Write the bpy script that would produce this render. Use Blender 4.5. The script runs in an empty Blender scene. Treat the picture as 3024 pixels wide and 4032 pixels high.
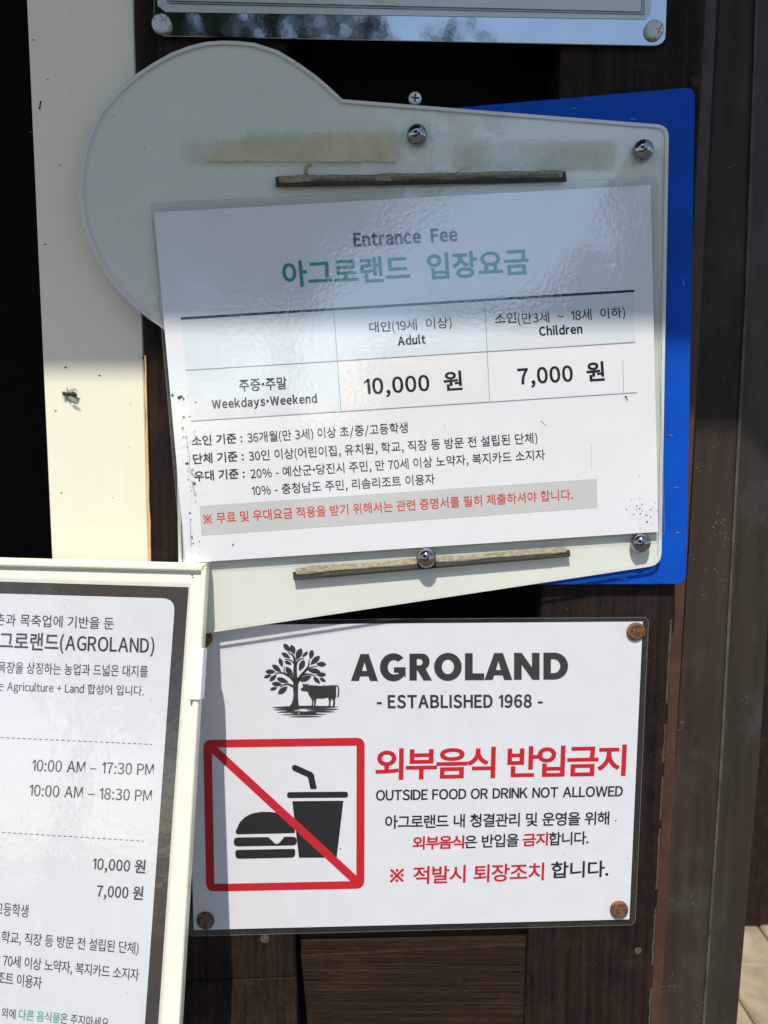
import bpy, bmesh, math, random
from mathutils import Vector, Quaternion, noise as mnoise

random.seed(7)
S = bpy.context.scene
COL = S.collection

# ------------------------------------------------------------------ camera, sky, sun, exposure
F_PX = 3028.0                      # focal length in photograph pixels (3024 x 4032)
PITCH = math.radians(5.9)
CAM = Vector((0.0, -0.490, 0.0))
FWD = Vector((0, math.cos(PITCH), -math.sin(PITCH)))
UPV = Vector((0, math.sin(PITCH), math.cos(PITCH)))

cam_d = bpy.data.cameras.new('camera')
cam_d.sensor_fit = 'VERTICAL'
cam_d.sensor_height = 36.0
cam_d.lens = F_PX / 4032 * 36.0
cam_d.clip_start = 0.01
cam_d.clip_end = 500
cam_d.dof.use_dof = True
cam_d.dof.focus_distance = 0.485
cam_d.dof.aperture_fstop = 14
cam = bpy.data.objects.new('camera', cam_d)
COL.objects.link(cam)
cam.location = CAM
cam.rotation_euler = (math.radians(90) - PITCH, 0, 0)
S.camera = cam

SUN = Vector((0.17, 1.0, -1.5))    # direction the light travels
world = bpy.data.worlds.new('World')
S.world = world
world.use_nodes = True
wn = world.node_tree.nodes
sky = wn.new('ShaderNodeTexSky')
sky.sky_type = 'NISHITA'
sky.sun_disc = False
sky.sun_elevation = math.atan2(-SUN.z, math.hypot(SUN.x, SUN.y))
sky.sun_rotation = math.atan2(-SUN.x, -SUN.y)
sky.air_density = 1.0
sky.dust_density = 0.45
world.node_tree.links.new(sky.outputs[0], wn['Background'].inputs[0])
wn['Background'].inputs[1].default_value = 0.15

sun_d = bpy.data.lights.new('sun', 'SUN')
sun_d.energy = 4.3
sun_d.angle = math.radians(0.53)
sun_d.color = (1.0, 0.95, 0.87)
sun = bpy.data.objects.new('sun', sun_d)
COL.objects.link(sun)
sun.location = (-0.5, -2, 3)
sun.rotation_mode = 'QUATERNION'
sun.rotation_quaternion = SUN.to_track_quat('-Z', 'Y')

vs = S.view_settings
vs.view_transform = 'Standard'
vs.look = 'None'
vs.exposure = 0.12
vs.gamma = 1.0
S.cycles.max_bounces = 8
S.cycles.transparent_max_bounces = 16
S.cycles.use_denoising = True

# ------------------------------------------------------------------ measuring helpers
def ray(px, py):
    return FWD + Vector((1, 0, 0)) * ((px - 1512) / F_PX) - UPV * ((py - 2016) / F_PX)

class Flat:
    """A plane of the place; .at(px, py) is the point of it seen at a photograph pixel."""
    def __init__(self, p, n):
        self.p = Vector(p); self.n = Vector(n).normalized()
    def at(self, px, py, lift=0.0):
        r = ray(px, py)
        q = self.p + self.n * lift
        return CAM + r * ((q - CAM).dot(self.n) / r.dot(self.n))

def wall_plane(y):
    return Flat((0, y, 0), (0, -1, 0))

# ------------------------------------------------------------------ object helpers
WLOC = {}
def place(o, parent, loc):
    COL.objects.link(o)
    base = Vector((0, 0, 0))
    if parent is not None:
        o.parent = parent
        base = WLOC[parent.name]
    o.location = Vector(loc) - base
    WLOC[o.name] = Vector(loc)
    return o

def tag(o, label=None, cat=None, group=None, kind=None):
    if label: o['label'] = label
    if cat: o['category'] = cat
    if group: o['group'] = group
    if kind: o['kind'] = kind
    return o

def thing(name, loc, label, cat, group=None):
    o = bpy.data.objects.new(name, None)
    o.empty_display_size = 0.02
    place(o, None, loc)
    return tag(o, label, cat, group)

def mesh_obj(name, verts, faces, mat, parent=None, smooth=False, origin=None):
    """verts in world space; the object's origin is the parent's origin (or its own centre at top level)."""
    if origin is None:
        origin = WLOC[parent.name] if parent is not None else sum((Vector(v) for v in verts), Vector()) / len(verts)
    origin = Vector(origin)
    me = bpy.data.meshes.new(name)
    me.from_pydata([tuple(Vector(v) - origin) for v in verts], [], faces)
    me.materials.append(mat)
    if smooth:
        me.polygons.foreach_set('use_smooth', [True] * len(me.polygons))
    me.update()
    o = bpy.data.objects.new(name, me)
    return place(o, parent, origin)

def bm_obj(name, bm, mat, parent=None, smooth=False, origin=None):
    bm.verts.index_update()
    vs_ = [v.co.copy() for v in bm.verts]
    fs_ = [[v.index for v in f.verts] for f in bm.faces]
    bm.free()
    return mesh_obj(name, vs_, fs_, mat, parent, smooth, origin)

def slab_bm(front, depth_vec, bevel=0.0, seg=2):
    """closed slab: front outline (world points, any order round the edge) pushed back by depth_vec."""
    bm = bmesh.new()
    a = [bm.verts.new(p) for p in front]
    b = [bm.verts.new(Vector(p) + Vector(depth_vec)) for p in front]
    ff = bm.faces.new(a)
    bm.faces.new(list(reversed(b)))
    n = len(a)
    for i in range(n):
        bm.faces.new((a[i], b[i], b[(i + 1) % n], a[(i + 1) % n]))
    bmesh.ops.recalc_face_normals(bm, faces=bm.faces)
    if bevel:
        eds = list(ff.edges)
        bmesh.ops.bevel(bm, geom=eds, offset=bevel, segments=seg, affect='EDGES', profile=0.5)
    return bm

def round_poly(pts, radii, seg=6):
    """2D polygon with rounded corners (pixel space)."""
    out = []
    n = len(pts)
    for i in range(n):
        p = Vector(pts[i]); a = Vector(pts[i - 1]); b = Vector(pts[(i + 1) % n])
        r = radii[i] if isinstance(radii, (list, tuple)) else radii
        if r <= 0:
            out.append(tuple(p)); continue
        da = (a - p); db = (b - p)
        r = min(r, da.length * .49, db.length * .49)
        p0 = p + da.normalized() * r; p1 = p + db.normalized() * r
        for k in range(seg + 1):
            t = k / seg
            out.append(tuple(p0 * (1 - t) ** 2 + p * 2 * t * (1 - t) + p1 * t * t))
    return out

def offset_poly(pts, d):
    """move a 2D outline inward (d>0) whatever its winding."""
    n = len(pts)
    area = sum(pts[i][0] * pts[(i + 1) % n][1] - pts[(i + 1) % n][0] * pts[i][1] for i in range(n))
    s = 1 if area > 0 else -1
    out = []
    for i in range(n):
        a = Vector(pts[i - 1]); p = Vector(pts[i]); b = Vector(pts[(i + 1) % n])
        e = (p - a); f = (b - p)
        if e.length < 1e-9 or f.length < 1e-9:
            out.append(tuple(p)); continue
        n1 = Vector((-e.y, e.x)).normalized() * s; n2 = Vector((-f.y, f.x)).normalized() * s
        m = (n1 + n2)
        m = m.normalized() if m.length > 1e-6 else n1
        out.append(tuple(p + m * (d / max(.4, m.dot(n1)))))
    return out

def poly(name, pl, pts, mat, parent, lift=0.0):
    return mesh_obj(name, [pl.at(x, y, lift) for x, y in pts], [list(range(len(pts)))], mat, parent)

def ring(name, pl, outer, inner, mat, parent, lift=0.0):
    """flat frame between two outlines with the same number of points."""
    n = len(outer)
    v = [pl.at(x, y, lift) for x, y in outer] + [pl.at(x, y, lift) for x, y in inner]
    f = [(i, (i + 1) % n, n + (i + 1) % n, n + i) for i in range(n)]
    return mesh_obj(name, v, f, mat, parent)

def stroke(pts, w0, w1=None, cap=True):
    """2D outline of a tapered stroke through pts."""
    w1 = w0 if w1 is None else w1
    P = [Vector(p) for p in pts]
    # Catmull-Rom resample
    Q = []
    for i in range(len(P) - 1):
        p0 = P[max(i - 1, 0)]; p1 = P[i]; p2 = P[i + 1]; p3 = P[min(i + 2, len(P) - 1)]
        for k in range(6):
            t = k / 6
            Q.append(.5 * ((2 * p1) + (-p0 + p2) * t + (2 * p0 - 5 * p1 + 4 * p2 - p3) * t * t + (-p0 + 3 * p1 - 3 * p2 + p3) * t ** 3))
    Q.append(P[-1])
    L = []; R = []
    for i, q in enumerate(Q):
        d = (Q[min(i + 1, len(Q) - 1)] - Q[max(i - 1, 0)]).normalized()
        nrm = Vector((-d.y, d.x)); w = w0 + (w1 - w0) * i / (len(Q) - 1)
        L.append(q + nrm * w / 2); R.append(q - nrm * w / 2)
    return [tuple(p) for p in L] + [tuple(p) for p in reversed(R)]

def strip_faces(n):
    """quads for a stroke outline of 2n points (left side then reversed right side)."""
    return [(i, i + 1, 2 * n - 2 - i, 2 * n - 1 - i) for i in range(n - 1)]

def bar(name, pl, p0, p1, w, mat, parent, lift):
    a = Vector(p0); b = Vector(p1); d = (b - a).normalized(); n_ = Vector((-d.y, d.x)) * w / 2
    return poly(name, pl, [tuple(a + n_), tuple(b + n_), tuple(b - n_), tuple(a - n_)], mat, parent, lift)

# ------------------------------------------------------------------ materials
def new_mat(name):
    m = bpy.data.materials.new(name); m.use_nodes = True
    return m, m.node_tree.nodes, m.node_tree.links, m.node_tree.nodes['Principled BSDF']

def nd(N, t, **kw):
    n = N.new(t)
    for k, v in kw.items():
        setattr(n, k, v)
    return n

def tex_coord(N, L, scale=(1, 1, 1)):
    tc = nd(N, 'ShaderNodeTexCoord'); mp = nd(N, 'ShaderNodeMapping')
    mp.inputs['Scale'].default_value = scale
    L.new(tc.outputs['Object'], mp.inputs['Vector'])
    return mp.outputs['Vector']

def noise(N, L, vec, scale, detail=4, rough=.55):
    n = nd(N, 'ShaderNodeTexNoise')
    n.inputs['Scale'].default_value = scale; n.inputs['Detail'].default_value = detail
    n.inputs['Roughness'].default_value = rough
    L.new(vec, n.inputs['Vector'])
    return n.outputs['Fac']

def ramp(N, L, fac, stops):
    r = nd(N, 'ShaderNodeValToRGB')
    el = r.color_ramp.elements
    while len(el) < len(stops): el.new(.5)
    for e, (p, c) in zip(el, stops):
        e.position = p; e.color = (*c, 1)
    L.new(fac, r.inputs['Fac'])
    return r.outputs['Color']

def mixc(N, L, fac, a, b, mode='MIX'):
    m = nd(N, 'ShaderNodeMix', data_type='RGBA', blend_type=mode)
    if isinstance(fac, (int, float)): m.inputs[0].default_value = fac
    else: L.new(fac, m.inputs[0])
    for i, c in ((6, a), (7, b)):
        if isinstance(c, tuple): m.inputs[i].default_value = (*c, 1)
        else: L.new(c, m.inputs[i])
    return m.outputs[2]

def bump(N, L, h, strength, dist, prev=None):
    b = nd(N, 'ShaderNodeBump')
    b.inputs['Strength'].default_value = strength; b.inputs['Distance'].default_value = dist
    L.new(h, b.inputs['Height'])
    if prev is not None: L.new(prev, b.inputs['Normal'])
    return b.outputs['Normal']

def print_mat(name, col, var=.03, gloss=1.0, ior=1.9, grough=.05, wave=.5, peel=.5, film=True, fade=.0):
    """ink or paper under a laminating film: colour below, one glossy rippled coat above."""
    m, N, L, P = new_mat(name)
    v = tex_coord(N, L)
    n1 = noise(N, L, v, 60, 5)
    c2 = tuple(min(1, c * (1 - var)) for c in col)
    c = ramp(N, L, n1, [(.3, col), (.7, c2)])
    n2 = noise(N, L, v, 2600, 2)
    c = mixc(N, L, .05, c, ramp(N, L, n2, [(.35, (0, 0, 0)), (.6, (1, 1, 1))]), 'OVERLAY')
    L.new(c, P.inputs['Base Color'])
    P.inputs['Roughness'].default_value = .7
    P.inputs['Specular IOR Level'].default_value = .2
    P.inputs['Coat Weight'].default_value = gloss
    P.inputs['Coat Roughness'].default_value = grough
    P.inputs['Coat IOR'].default_value = ior
    if film:
        w = noise(N, L, v, 17, 2)
        p1 = noise(N, L, v, 340, 3, .5)
        b1 = bump(N, L, w, wave, .004)
        # the film is rippled in some areas and smooth in others
        pk = nd(N, 'ShaderNodeMath', operation='MULTIPLY')
        L.new(p1, pk.inputs[0]); L.new(ramp(N, L, noise(N, L, v, 18, 2), [(.34, (.1, .1, .1)), (.72, (1, 1, 1))]), pk.inputs[1])
        b2 = bump(N, L, pk.outputs[0], peel, .0004, b1)
        L.new(b2, P.inputs['Coat Normal'])
    return m

def plain_mat(name, col, rough=.5, metal=0.0, spec=.5, var=.15, scale=80, bmp=0.0, coat=0.0, bscale=None):
    m, N, L, P = new_mat(name)
    v = tex_coord(N, L)
    n1 = noise(N, L, v, scale, 6, .6)
    L.new(ramp(N, L, n1, [(.3, tuple(c * (1 - var) for c in col)), (.7, tuple(min(1, c * (1 + var * .6)) for c in col))]), P.inputs['Base Color'])
    P.inputs['Roughness'].default_value = rough
    P.inputs['Metallic'].default_value = metal
    P.inputs['Specular IOR Level'].default_value = spec
    P.inputs['Coat Weight'].default_value = coat
    if bmp:
        L.new(bump(N, L, noise(N, L, v, bscale or scale * 3, 4), bmp, .0006), P.inputs['Normal'])
    return m

def wood_mat(name, dark, light, vertical=True, shine=.6, streak=1.0):
    m, N, L, P = new_mat(name)
    st = (260, 260, 9) if vertical else (9, 260, 260)
    v = tex_coord(N, L, st)
    g1 = noise(N, L, v, 1.0, 5, .6)
    v2 = tex_coord(N, L, (1100, 1100, 26) if vertical else (26, 1100, 1100))
    g2 = noise(N, L, v2, 1.0, 4, .65)
    v3 = tex_coord(N, L)
    blot = noise(N, L, v3, 35, 5, .6)
    c = ramp(N, L, g1, [(.32, dark), (.68, light)])
    c = mixc(N, L, ramp(N, L, g2, [(.45, (0, 0, 0)), (.75, (.55 * streak, .55 * streak, .55 * streak))]), c, tuple(d * .45 for d in dark))
    c = mixc(N, L, ramp(N, L, blot, [(.48, (0, 0, 0)), (.75, (.55, .55, .55))]), c, tuple(l * 1.5 for l in light))
    sp = noise(N, L, v3, 620, 2)
    c = mixc(N, L, ramp(N, L, sp, [(.72, (0, 0, 0)), (.78, (.5, .5, .5))]), c, (.17, .135, .10))
    mo = noise(N, L, tex_coord(N, L, (900, 900, 260) if vertical else (260, 900, 900)), 1.0, 4, .7)
    c = mixc(N, L, .55, c, ramp(N, L, mo, [(.3, (.22, .22, .22)), (.7, (.78, .78, .78))]), 'OVERLAY')
    L.new(c, P.inputs['Base Color'])
    P.inputs['Roughness'].default_value = shine
    P.inputs['Specular IOR Level'].default_value = .10
    b = bump(N, L, g1, .7, .0018)
    b = bump(N, L, g2, .9, .0010, b)
    L.new(b, P.inputs['Normal'])
    return m

def clear_mat(name, tint=(.95, .97, .96), ior=1.5, rough=.03, haze=.0, wave=0.0):
    """clear plastic that lets light and shadow through"""
    m, N, L, P = new_mat(name)
    N.remove(P)
    out = N['Material Output']
    tr = nd(N, 'ShaderNodeBsdfTransparent'); tr.inputs[0].default_value = (*tint, 1)
    gl = nd(N, 'ShaderNodeBsdfGlossy'); gl.inputs['Roughness'].default_value = rough
    df = nd(N, 'ShaderNodeBsdfDiffuse'); df.inputs[0].default_value = (.8, .82, .8, 1)
    lw = nd(N, 'ShaderNodeLayerWeight'); lw.inputs['Blend'].default_value = .5
    pw = nd(N, 'ShaderNodeMath', operation='POWER'); pw.inputs[1].default_value = 5
    L.new(lw.outputs['Facing'], pw.inputs[0])
    f0 = ((ior - 1) / (ior + 1)) ** 2
    fr = nd(N, 'ShaderNodeMath', operation='MULTIPLY_ADD'); fr.inputs[1].default_value = 1 - f0; fr.inputs[2].default_value = f0
    L.new(pw.outputs[0], fr.inputs[0])
    m0 = nd(N, 'ShaderNodeMixShader'); m0.inputs[0].default_value = haze
    L.new(tr.outputs[0], m0.inputs[1]); L.new(df.outputs[0], m0.inputs[2])
    m1 = nd(N, 'ShaderNodeMixShader')
    L.new(fr.outputs[0], m1.inputs[0]); L.new(m0.outputs[0], m1.inputs[1]); L.new(gl.outputs[0], m1.inputs[2])
    if wave:
        v = tex_coord(N, L)
        b = bump(N, L, noise(N, L, v, 60, 3), wave, .002)
        L.new(b, gl.inputs['Normal'])
    L.new(m1.outputs[0], out.inputs['Surface'])
    return m

def rusty_mat(name, base, rust, amount=.5, metal=.4, rough=.6):
    m, N, L, P = new_mat(name)
    v = tex_coord(N, L)
    n1 = noise(N, L, v, 420, 5, .65)
    lo = .62 - amount * .25
    f = ramp(N, L, n1, [(lo, (0, 0, 0)), (lo + .06, (1, 1, 1))])
    n2 = noise(N, L, v, 900, 4)
    rc = ramp(N, L, n2, [(.35, tuple(r * .35 for r in rust)), (.65, rust)])
    L.new(mixc(N, L, f, base, rc), P.inputs['Base Color'])
    P.inputs['Roughness'].default_value = rough
    inv = nd(N, 'ShaderNodeMath', operation='MULTIPLY_ADD'); inv.inputs[1].default_value = -metal; inv.inputs[2].default_value = metal
    L.new(f, inv.inputs[0]); L.new(inv.outputs[0], P.inputs['Metallic'])
    L.new(bump(N, L, n1, .8, .0008), P.inputs['Normal'])
    return m

M = {}
M['fee_paper'] = print_mat('fee_paper', (.85, .85, .86), wave=.07, peel=.4, ior=2.25)
M['fee_blue'] = print_mat('fee_blue', (.74, .79, .82), wave=.07, peel=.4, ior=2.25)
M['fee_cream'] = print_mat('fee_cream', (.86, .835, .81), wave=.07, peel=.4, ior=2.25)
M['fee_band'] = print_mat('fee_band', (.62, .61, .60), wave=.07, peel=.4, ior=2.25)
M['fee_black'] = print_mat('fee_black', (.016, .016, .02), wave=.07, peel=.4, ior=2.25)
M['fee_grey'] = print_mat('fee_grey', (.10, .105, .11), wave=.07, peel=.4, ior=2.25)
M['fee_teal'] = print_mat('fee_teal', (.03, .31, .27), wave=.07, peel=.4, ior=2.25)
M['fee_red'] = print_mat('fee_red', (.66, .065, .015), wave=.07, peel=.4, ior=2.25)
M['fee_line'] = print_mat('fee_line', (.36, .37, .39), wave=.07, peel=.4, ior=2.25)
M['ban_paper'] = print_mat('ban_paper', (.73, .725, .755), var=.06, wave=.22, peel=.1, ior=1.5)
M['ban_black'] = print_mat('ban_black', (.014, .014, .016), wave=.10, peel=.1, ior=1.5)
M['ban_charcoal'] = print_mat('ban_charcoal', (.045, .042, .043), var=.25, wave=.10, peel=.1, ior=1.5)
M['ban_red'] = print_mat('ban_red', (.55, .010, .022), wave=.10, peel=.1, ior=1.5)
M['board_paper'] = print_mat('board_paper', (.73, .73, .75), var=.05, wave=.10, peel=.2, ior=1.5)
M['board_dark'] = print_mat('board_dark', (.058, .046, .042), var=.2, wave=.10, peel=.2, ior=1.5)
M['board_ink'] = print_mat('board_ink', (.04, .036, .04), wave=.10, peel=.2, ior=1.5)
M['board_green'] = print_mat('board_green', (.10, .36, .27), wave=.10, peel=.2, ior=1.5)
M['top_paper'] = print_mat('top_paper', (.53, .58, .56), wave=.3, peel=.9, ior=1.9)
M['top_inner'] = print_mat('top_inner', (.52, .56, .48), wave=.3, peel=.9, ior=1.9)
M['top_line'] = print_mat('top_line', (.03, .035, .035), wave=.3, peel=.9, ior=1.9)
def painted_mat():
    m, N, L, P = new_mat('cream_paint')
    v = tex_coord(N, L)
    st = noise(N, L, tex_coord(N, L, (160, 160, 5)), 1.0, 4, .6)
    c = ramp(N, L, st, [(.3, (.855, .81, .635)), (.7, (.88, .835, .66))])
    c = mixc(N, L, ramp(N, L, noise(N, L, v, 9, 5, .6), [(.5, (0, 0, 0)), (.8, (.22, .22, .22))]), c, (.76, .71, .55))
    L.new(c, P.inputs['Base Color'])
    P.inputs['Roughness'].default_value = .42
    L.new(bump(N, L, st, .12, .0006), P.inputs['Normal'])
    return m
M['cream_paint'] = painted_mat()
M['cream_plastic'] = plain_mat('cream_plastic', (.84, .815, .64), rough=.38, var=.05, scale=40, coat=.2)
M['cream_backing'] = plain_mat('cream_backing', (.74, .72, .62), rough=.5, var=.07, scale=120, bmp=.2)
M['white_plastic'] = plain_mat('white_plastic', (.80, .80, .79), rough=.3, var=.03, coat=.3)
M['acrylic_white'] = plain_mat('acrylic_white', (.87, .87, .785), rough=.25, var=.04, scale=12, coat=.0)
M['acrylic_clear'] = clear_mat('acrylic_clear', (.99, .995, .99), ior=1.6, rough=.02, haze=.006, wave=.03)
M['acrylic_rim'] = plain_mat('acrylic_rim', (.74, .74, .68), rough=.4, var=.05, scale=30)
M['film'] = clear_mat('film', (.975, .98, .98), ior=1.5, rough=.06, haze=.008, wave=.2)
M['pale_scratch'] = plain_mat('pale_scratch', (.30, .36, .50), rough=.5)
M['film_edge'] = clear_mat('film_edge', (.8, .82, .81), ior=1.6, rough=.2, haze=.10)
M['blue_paint'] = plain_mat('blue_paint', (.003, .074, .46), rough=.5, spec=.12, var=.22, scale=22, bmp=.10, bscale=900)
M['wood_dark'] = wood_mat('wood_dark', (.009, .006, .0045), (.034, .021, .015))
M['wood_plank'] = wood_mat('wood_plank', (.020, .0115, .0068), (.038, .022, .0125), vertical=False, streak=.4)
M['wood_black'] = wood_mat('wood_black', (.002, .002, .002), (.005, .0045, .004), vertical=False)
M['chip'] = plain_mat('chip', (.085, .062, .042), rough=.8, var=.6, scale=240, bmp=.5)
M['wood_edge'] = plain_mat('wood_edge', (.78, .50, .26), rough=.6, var=.2, scale=300)
M['chrome'] = plain_mat('chrome', (.33, .325, .315), rough=.10, metal=1.0, var=.25, scale=240, bmp=.25, bscale=300)
M['steel'] = plain_mat('steel', (.52, .56, .57), rough=.05, metal=1.0, var=.10, scale=30, bmp=.04, bscale=120)
M['zinc'] = plain_mat('zinc', (.72, .73, .74), rough=.45, metal=.6, var=.15, scale=400)
M['dark_hole'] = plain_mat('dark_hole', (.012, .011, .010), rough=.8)
M['foam'] = plain_mat('foam', (.055, .052, .05), rough=.9, var=.4, scale=700, bmp=.8, bscale=1500)
M['glue'] = plain_mat('glue', (.30, .255, .15), rough=.55, var=.5, scale=380, bmp=.8, bscale=700)
M['ridge'] = plain_mat('ridge', (.12, .11, .09), rough=.7, var=.5, scale=260)
def stain_mat(name, col, lo, hi, scale=26):
    """thin dried tape: patches of it have worn off so the board below shows"""
    m, N, L, P = new_mat(name)
    v = tex_coord(N, L)
    n1 = noise(N, L, v, scale, 6, .65)
    L.new(ramp(N, L, noise(N, L, v, 90, 5), [(.3, tuple(c * .82 for c in col)), (.7, col)]), P.inputs['Base Color'])
    P.inputs['Roughness'].default_value = .45
    tr = nd(N, 'ShaderNodeBsdfTransparent'); mx = nd(N, 'ShaderNodeMixShader')
    L.new(ramp(N, L, n1, [(.36, (lo, lo, lo)), (.62, (hi, hi, hi))]), mx.inputs[0])
    L.new(tr.outputs[0], mx.inputs[1]); L.new(P.outputs[0], mx.inputs[2])
    L.new(mx.outputs[0], N['Material Output'].inputs['Surface'])
    return m
M['masking_tape'] = stain_mat('masking_tape', (.68, .63, .39), .5, .9)
M['pale_tape'] = stain_mat('pale_tape', (.70, .71, .58), .15, .7)
M['tape_trace'] = stain_mat('tape_trace', (.66, .68, .58), .0, .35)
M['grime'] = plain_mat('grime', (.10, .09, .08), rough=.8, var=.6, scale=900)
M['rust_tack'] = rusty_mat('rust_tack', (.07, .065, .05), (.30, .105, .035), amount=.75)
M['rust_grey'] = rusty_mat('rust_grey', (.20, .155, .12), (.12, .045, .025), amount=.6)
M['worn_white'] = rusty_mat('worn_white', (.62, .62, .58), (.10, .085, .065), amount=.25, metal=.3, rough=.5)
M['rust_strip'] = plain_mat('rust_strip', (.080, .034, .019), rough=.55, var=.4, scale=60, bmp=.3)
M['bark'] = plain_mat('bark', (.07, .05, .035), rough=.9, var=.4, scale=6)
M['soffit'] = plain_mat('soffit', (.10, .065, .045), rough=.7, var=.3, scale=6)
M['ground'] = plain_mat('ground', (.135, .13, .115), rough=.9, var=.25, scale=3)
M['slab'] = plain_mat('slab', (.34, .27, .175), rough=.85, var=.35, scale=18, bmp=.5)
M['fly_body'] = plain_mat('fly_body', (.020, .019, .018), rough=.35, var=.5, scale=900, bmp=.5)
M['fly_wing'] = clear_mat('fly_wing', (.68, .66, .60), ior=1.5, rough=.1, haze=.22)

def column_mat():
    m, N, L, P = new_mat('patina_metal')
    v = tex_coord(N, L)
    vv = tex_coord(N, L, (90, 90, 7))
    a = noise(N, L, vv, 1.0, 5, .6)
    b = noise(N, L, v, 22, 6, .65)
    c = ramp(N, L, a, [(.3, (.032, .0235, .0175)), (.7, (.054, .040, .029))])
    c = mixc(N, L, ramp(N, L, b, [(.52, (0, 0, 0)), (.72, (.26, .26, .26))]), c, (.115, .112, .10))
    d = noise(N, L, v, 520, 2)
    sp = nd(N, 'ShaderNodeMath', operation='MULTIPLY')
    L.new(ramp(N, L, d, [(.68, (0, 0, 0)), (.73, (.7, .7, .7))]), sp.inputs[0])
    L.new(ramp(N, L, noise(N, L, v, 30, 2), [(.53, (0, 0, 0)), (.66, (1, 1, 1))]), sp.inputs[1])
    c = mixc(N, L, sp.outputs[0], c, (.33, .28, .22))
    L.new(c, P.inputs['Base Color'])
    P.inputs['Metallic'].default_value = .0
    P.inputs['Specular IOR Level'].default_value = .12
    P.inputs['Roughness'].default_value = .5
    L.new(bump(N, L, b, .35, .001), P.inputs['Normal'])
    return m
M['patina'] = column_mat()
M['ridge_highlight'] = plain_mat('ridge_highlight', (.085, .078, .066), rough=.5, spec=.2, var=.5, scale=60, bmp=.3)

def leaf_mat(name, col):
    m, N, L, P = new_mat(name)
    oi = nd(N, 'ShaderNodeNewGeometry')
    L.new(ramp(N, L, oi.outputs['Random Per Island'], [(0, tuple(c * .6 for c in col)), (1, tuple(c * 1.3 for c in col))]), P.inputs['Base Color'])
    P.inputs['Roughness'].default_value = .6
    return m
M['leaf'] = leaf_mat('leaf', (.045, .085, .022))

# ------------------------------------------------------------------ lettering
HANGUL = {}

def curve_mesh(c):
    o = bpy.data.objects.new('glyph', c)
    me = bpy.data.meshes.new_from_object(o)
    v = [(p.co.x, p.co.y) for p in me.vertices]
    f = [list(p.vertices) for p in me.polygons]
    bpy.data.objects.remove(o); bpy.data.meshes.remove(me); bpy.data.curves.remove(c)
    return v, f

def roman_glyph(ch, off):
    c = bpy.data.curves.new('glyph', 'FONT')
    c.body = ch; c.size = 1.0; c.offset = off; c.resolution_u = 3
    return curve_mesh(c)

def outline_glyph(loops, off):
    c = bpy.data.curves.new('glyph', 'CURVE')
    c.dimensions = '2D'; c.fill_mode = 'BOTH'; c.offset = off
    for lp in loops:
        sp = c.splines.new('POLY'); sp.points.add(len(lp) - 1); sp.use_cyclic_u = True
        for q, (x, y) in zip(sp.points, lp): q.co = (x, y, 0, 1)
    return curve_mesh(c)

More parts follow.
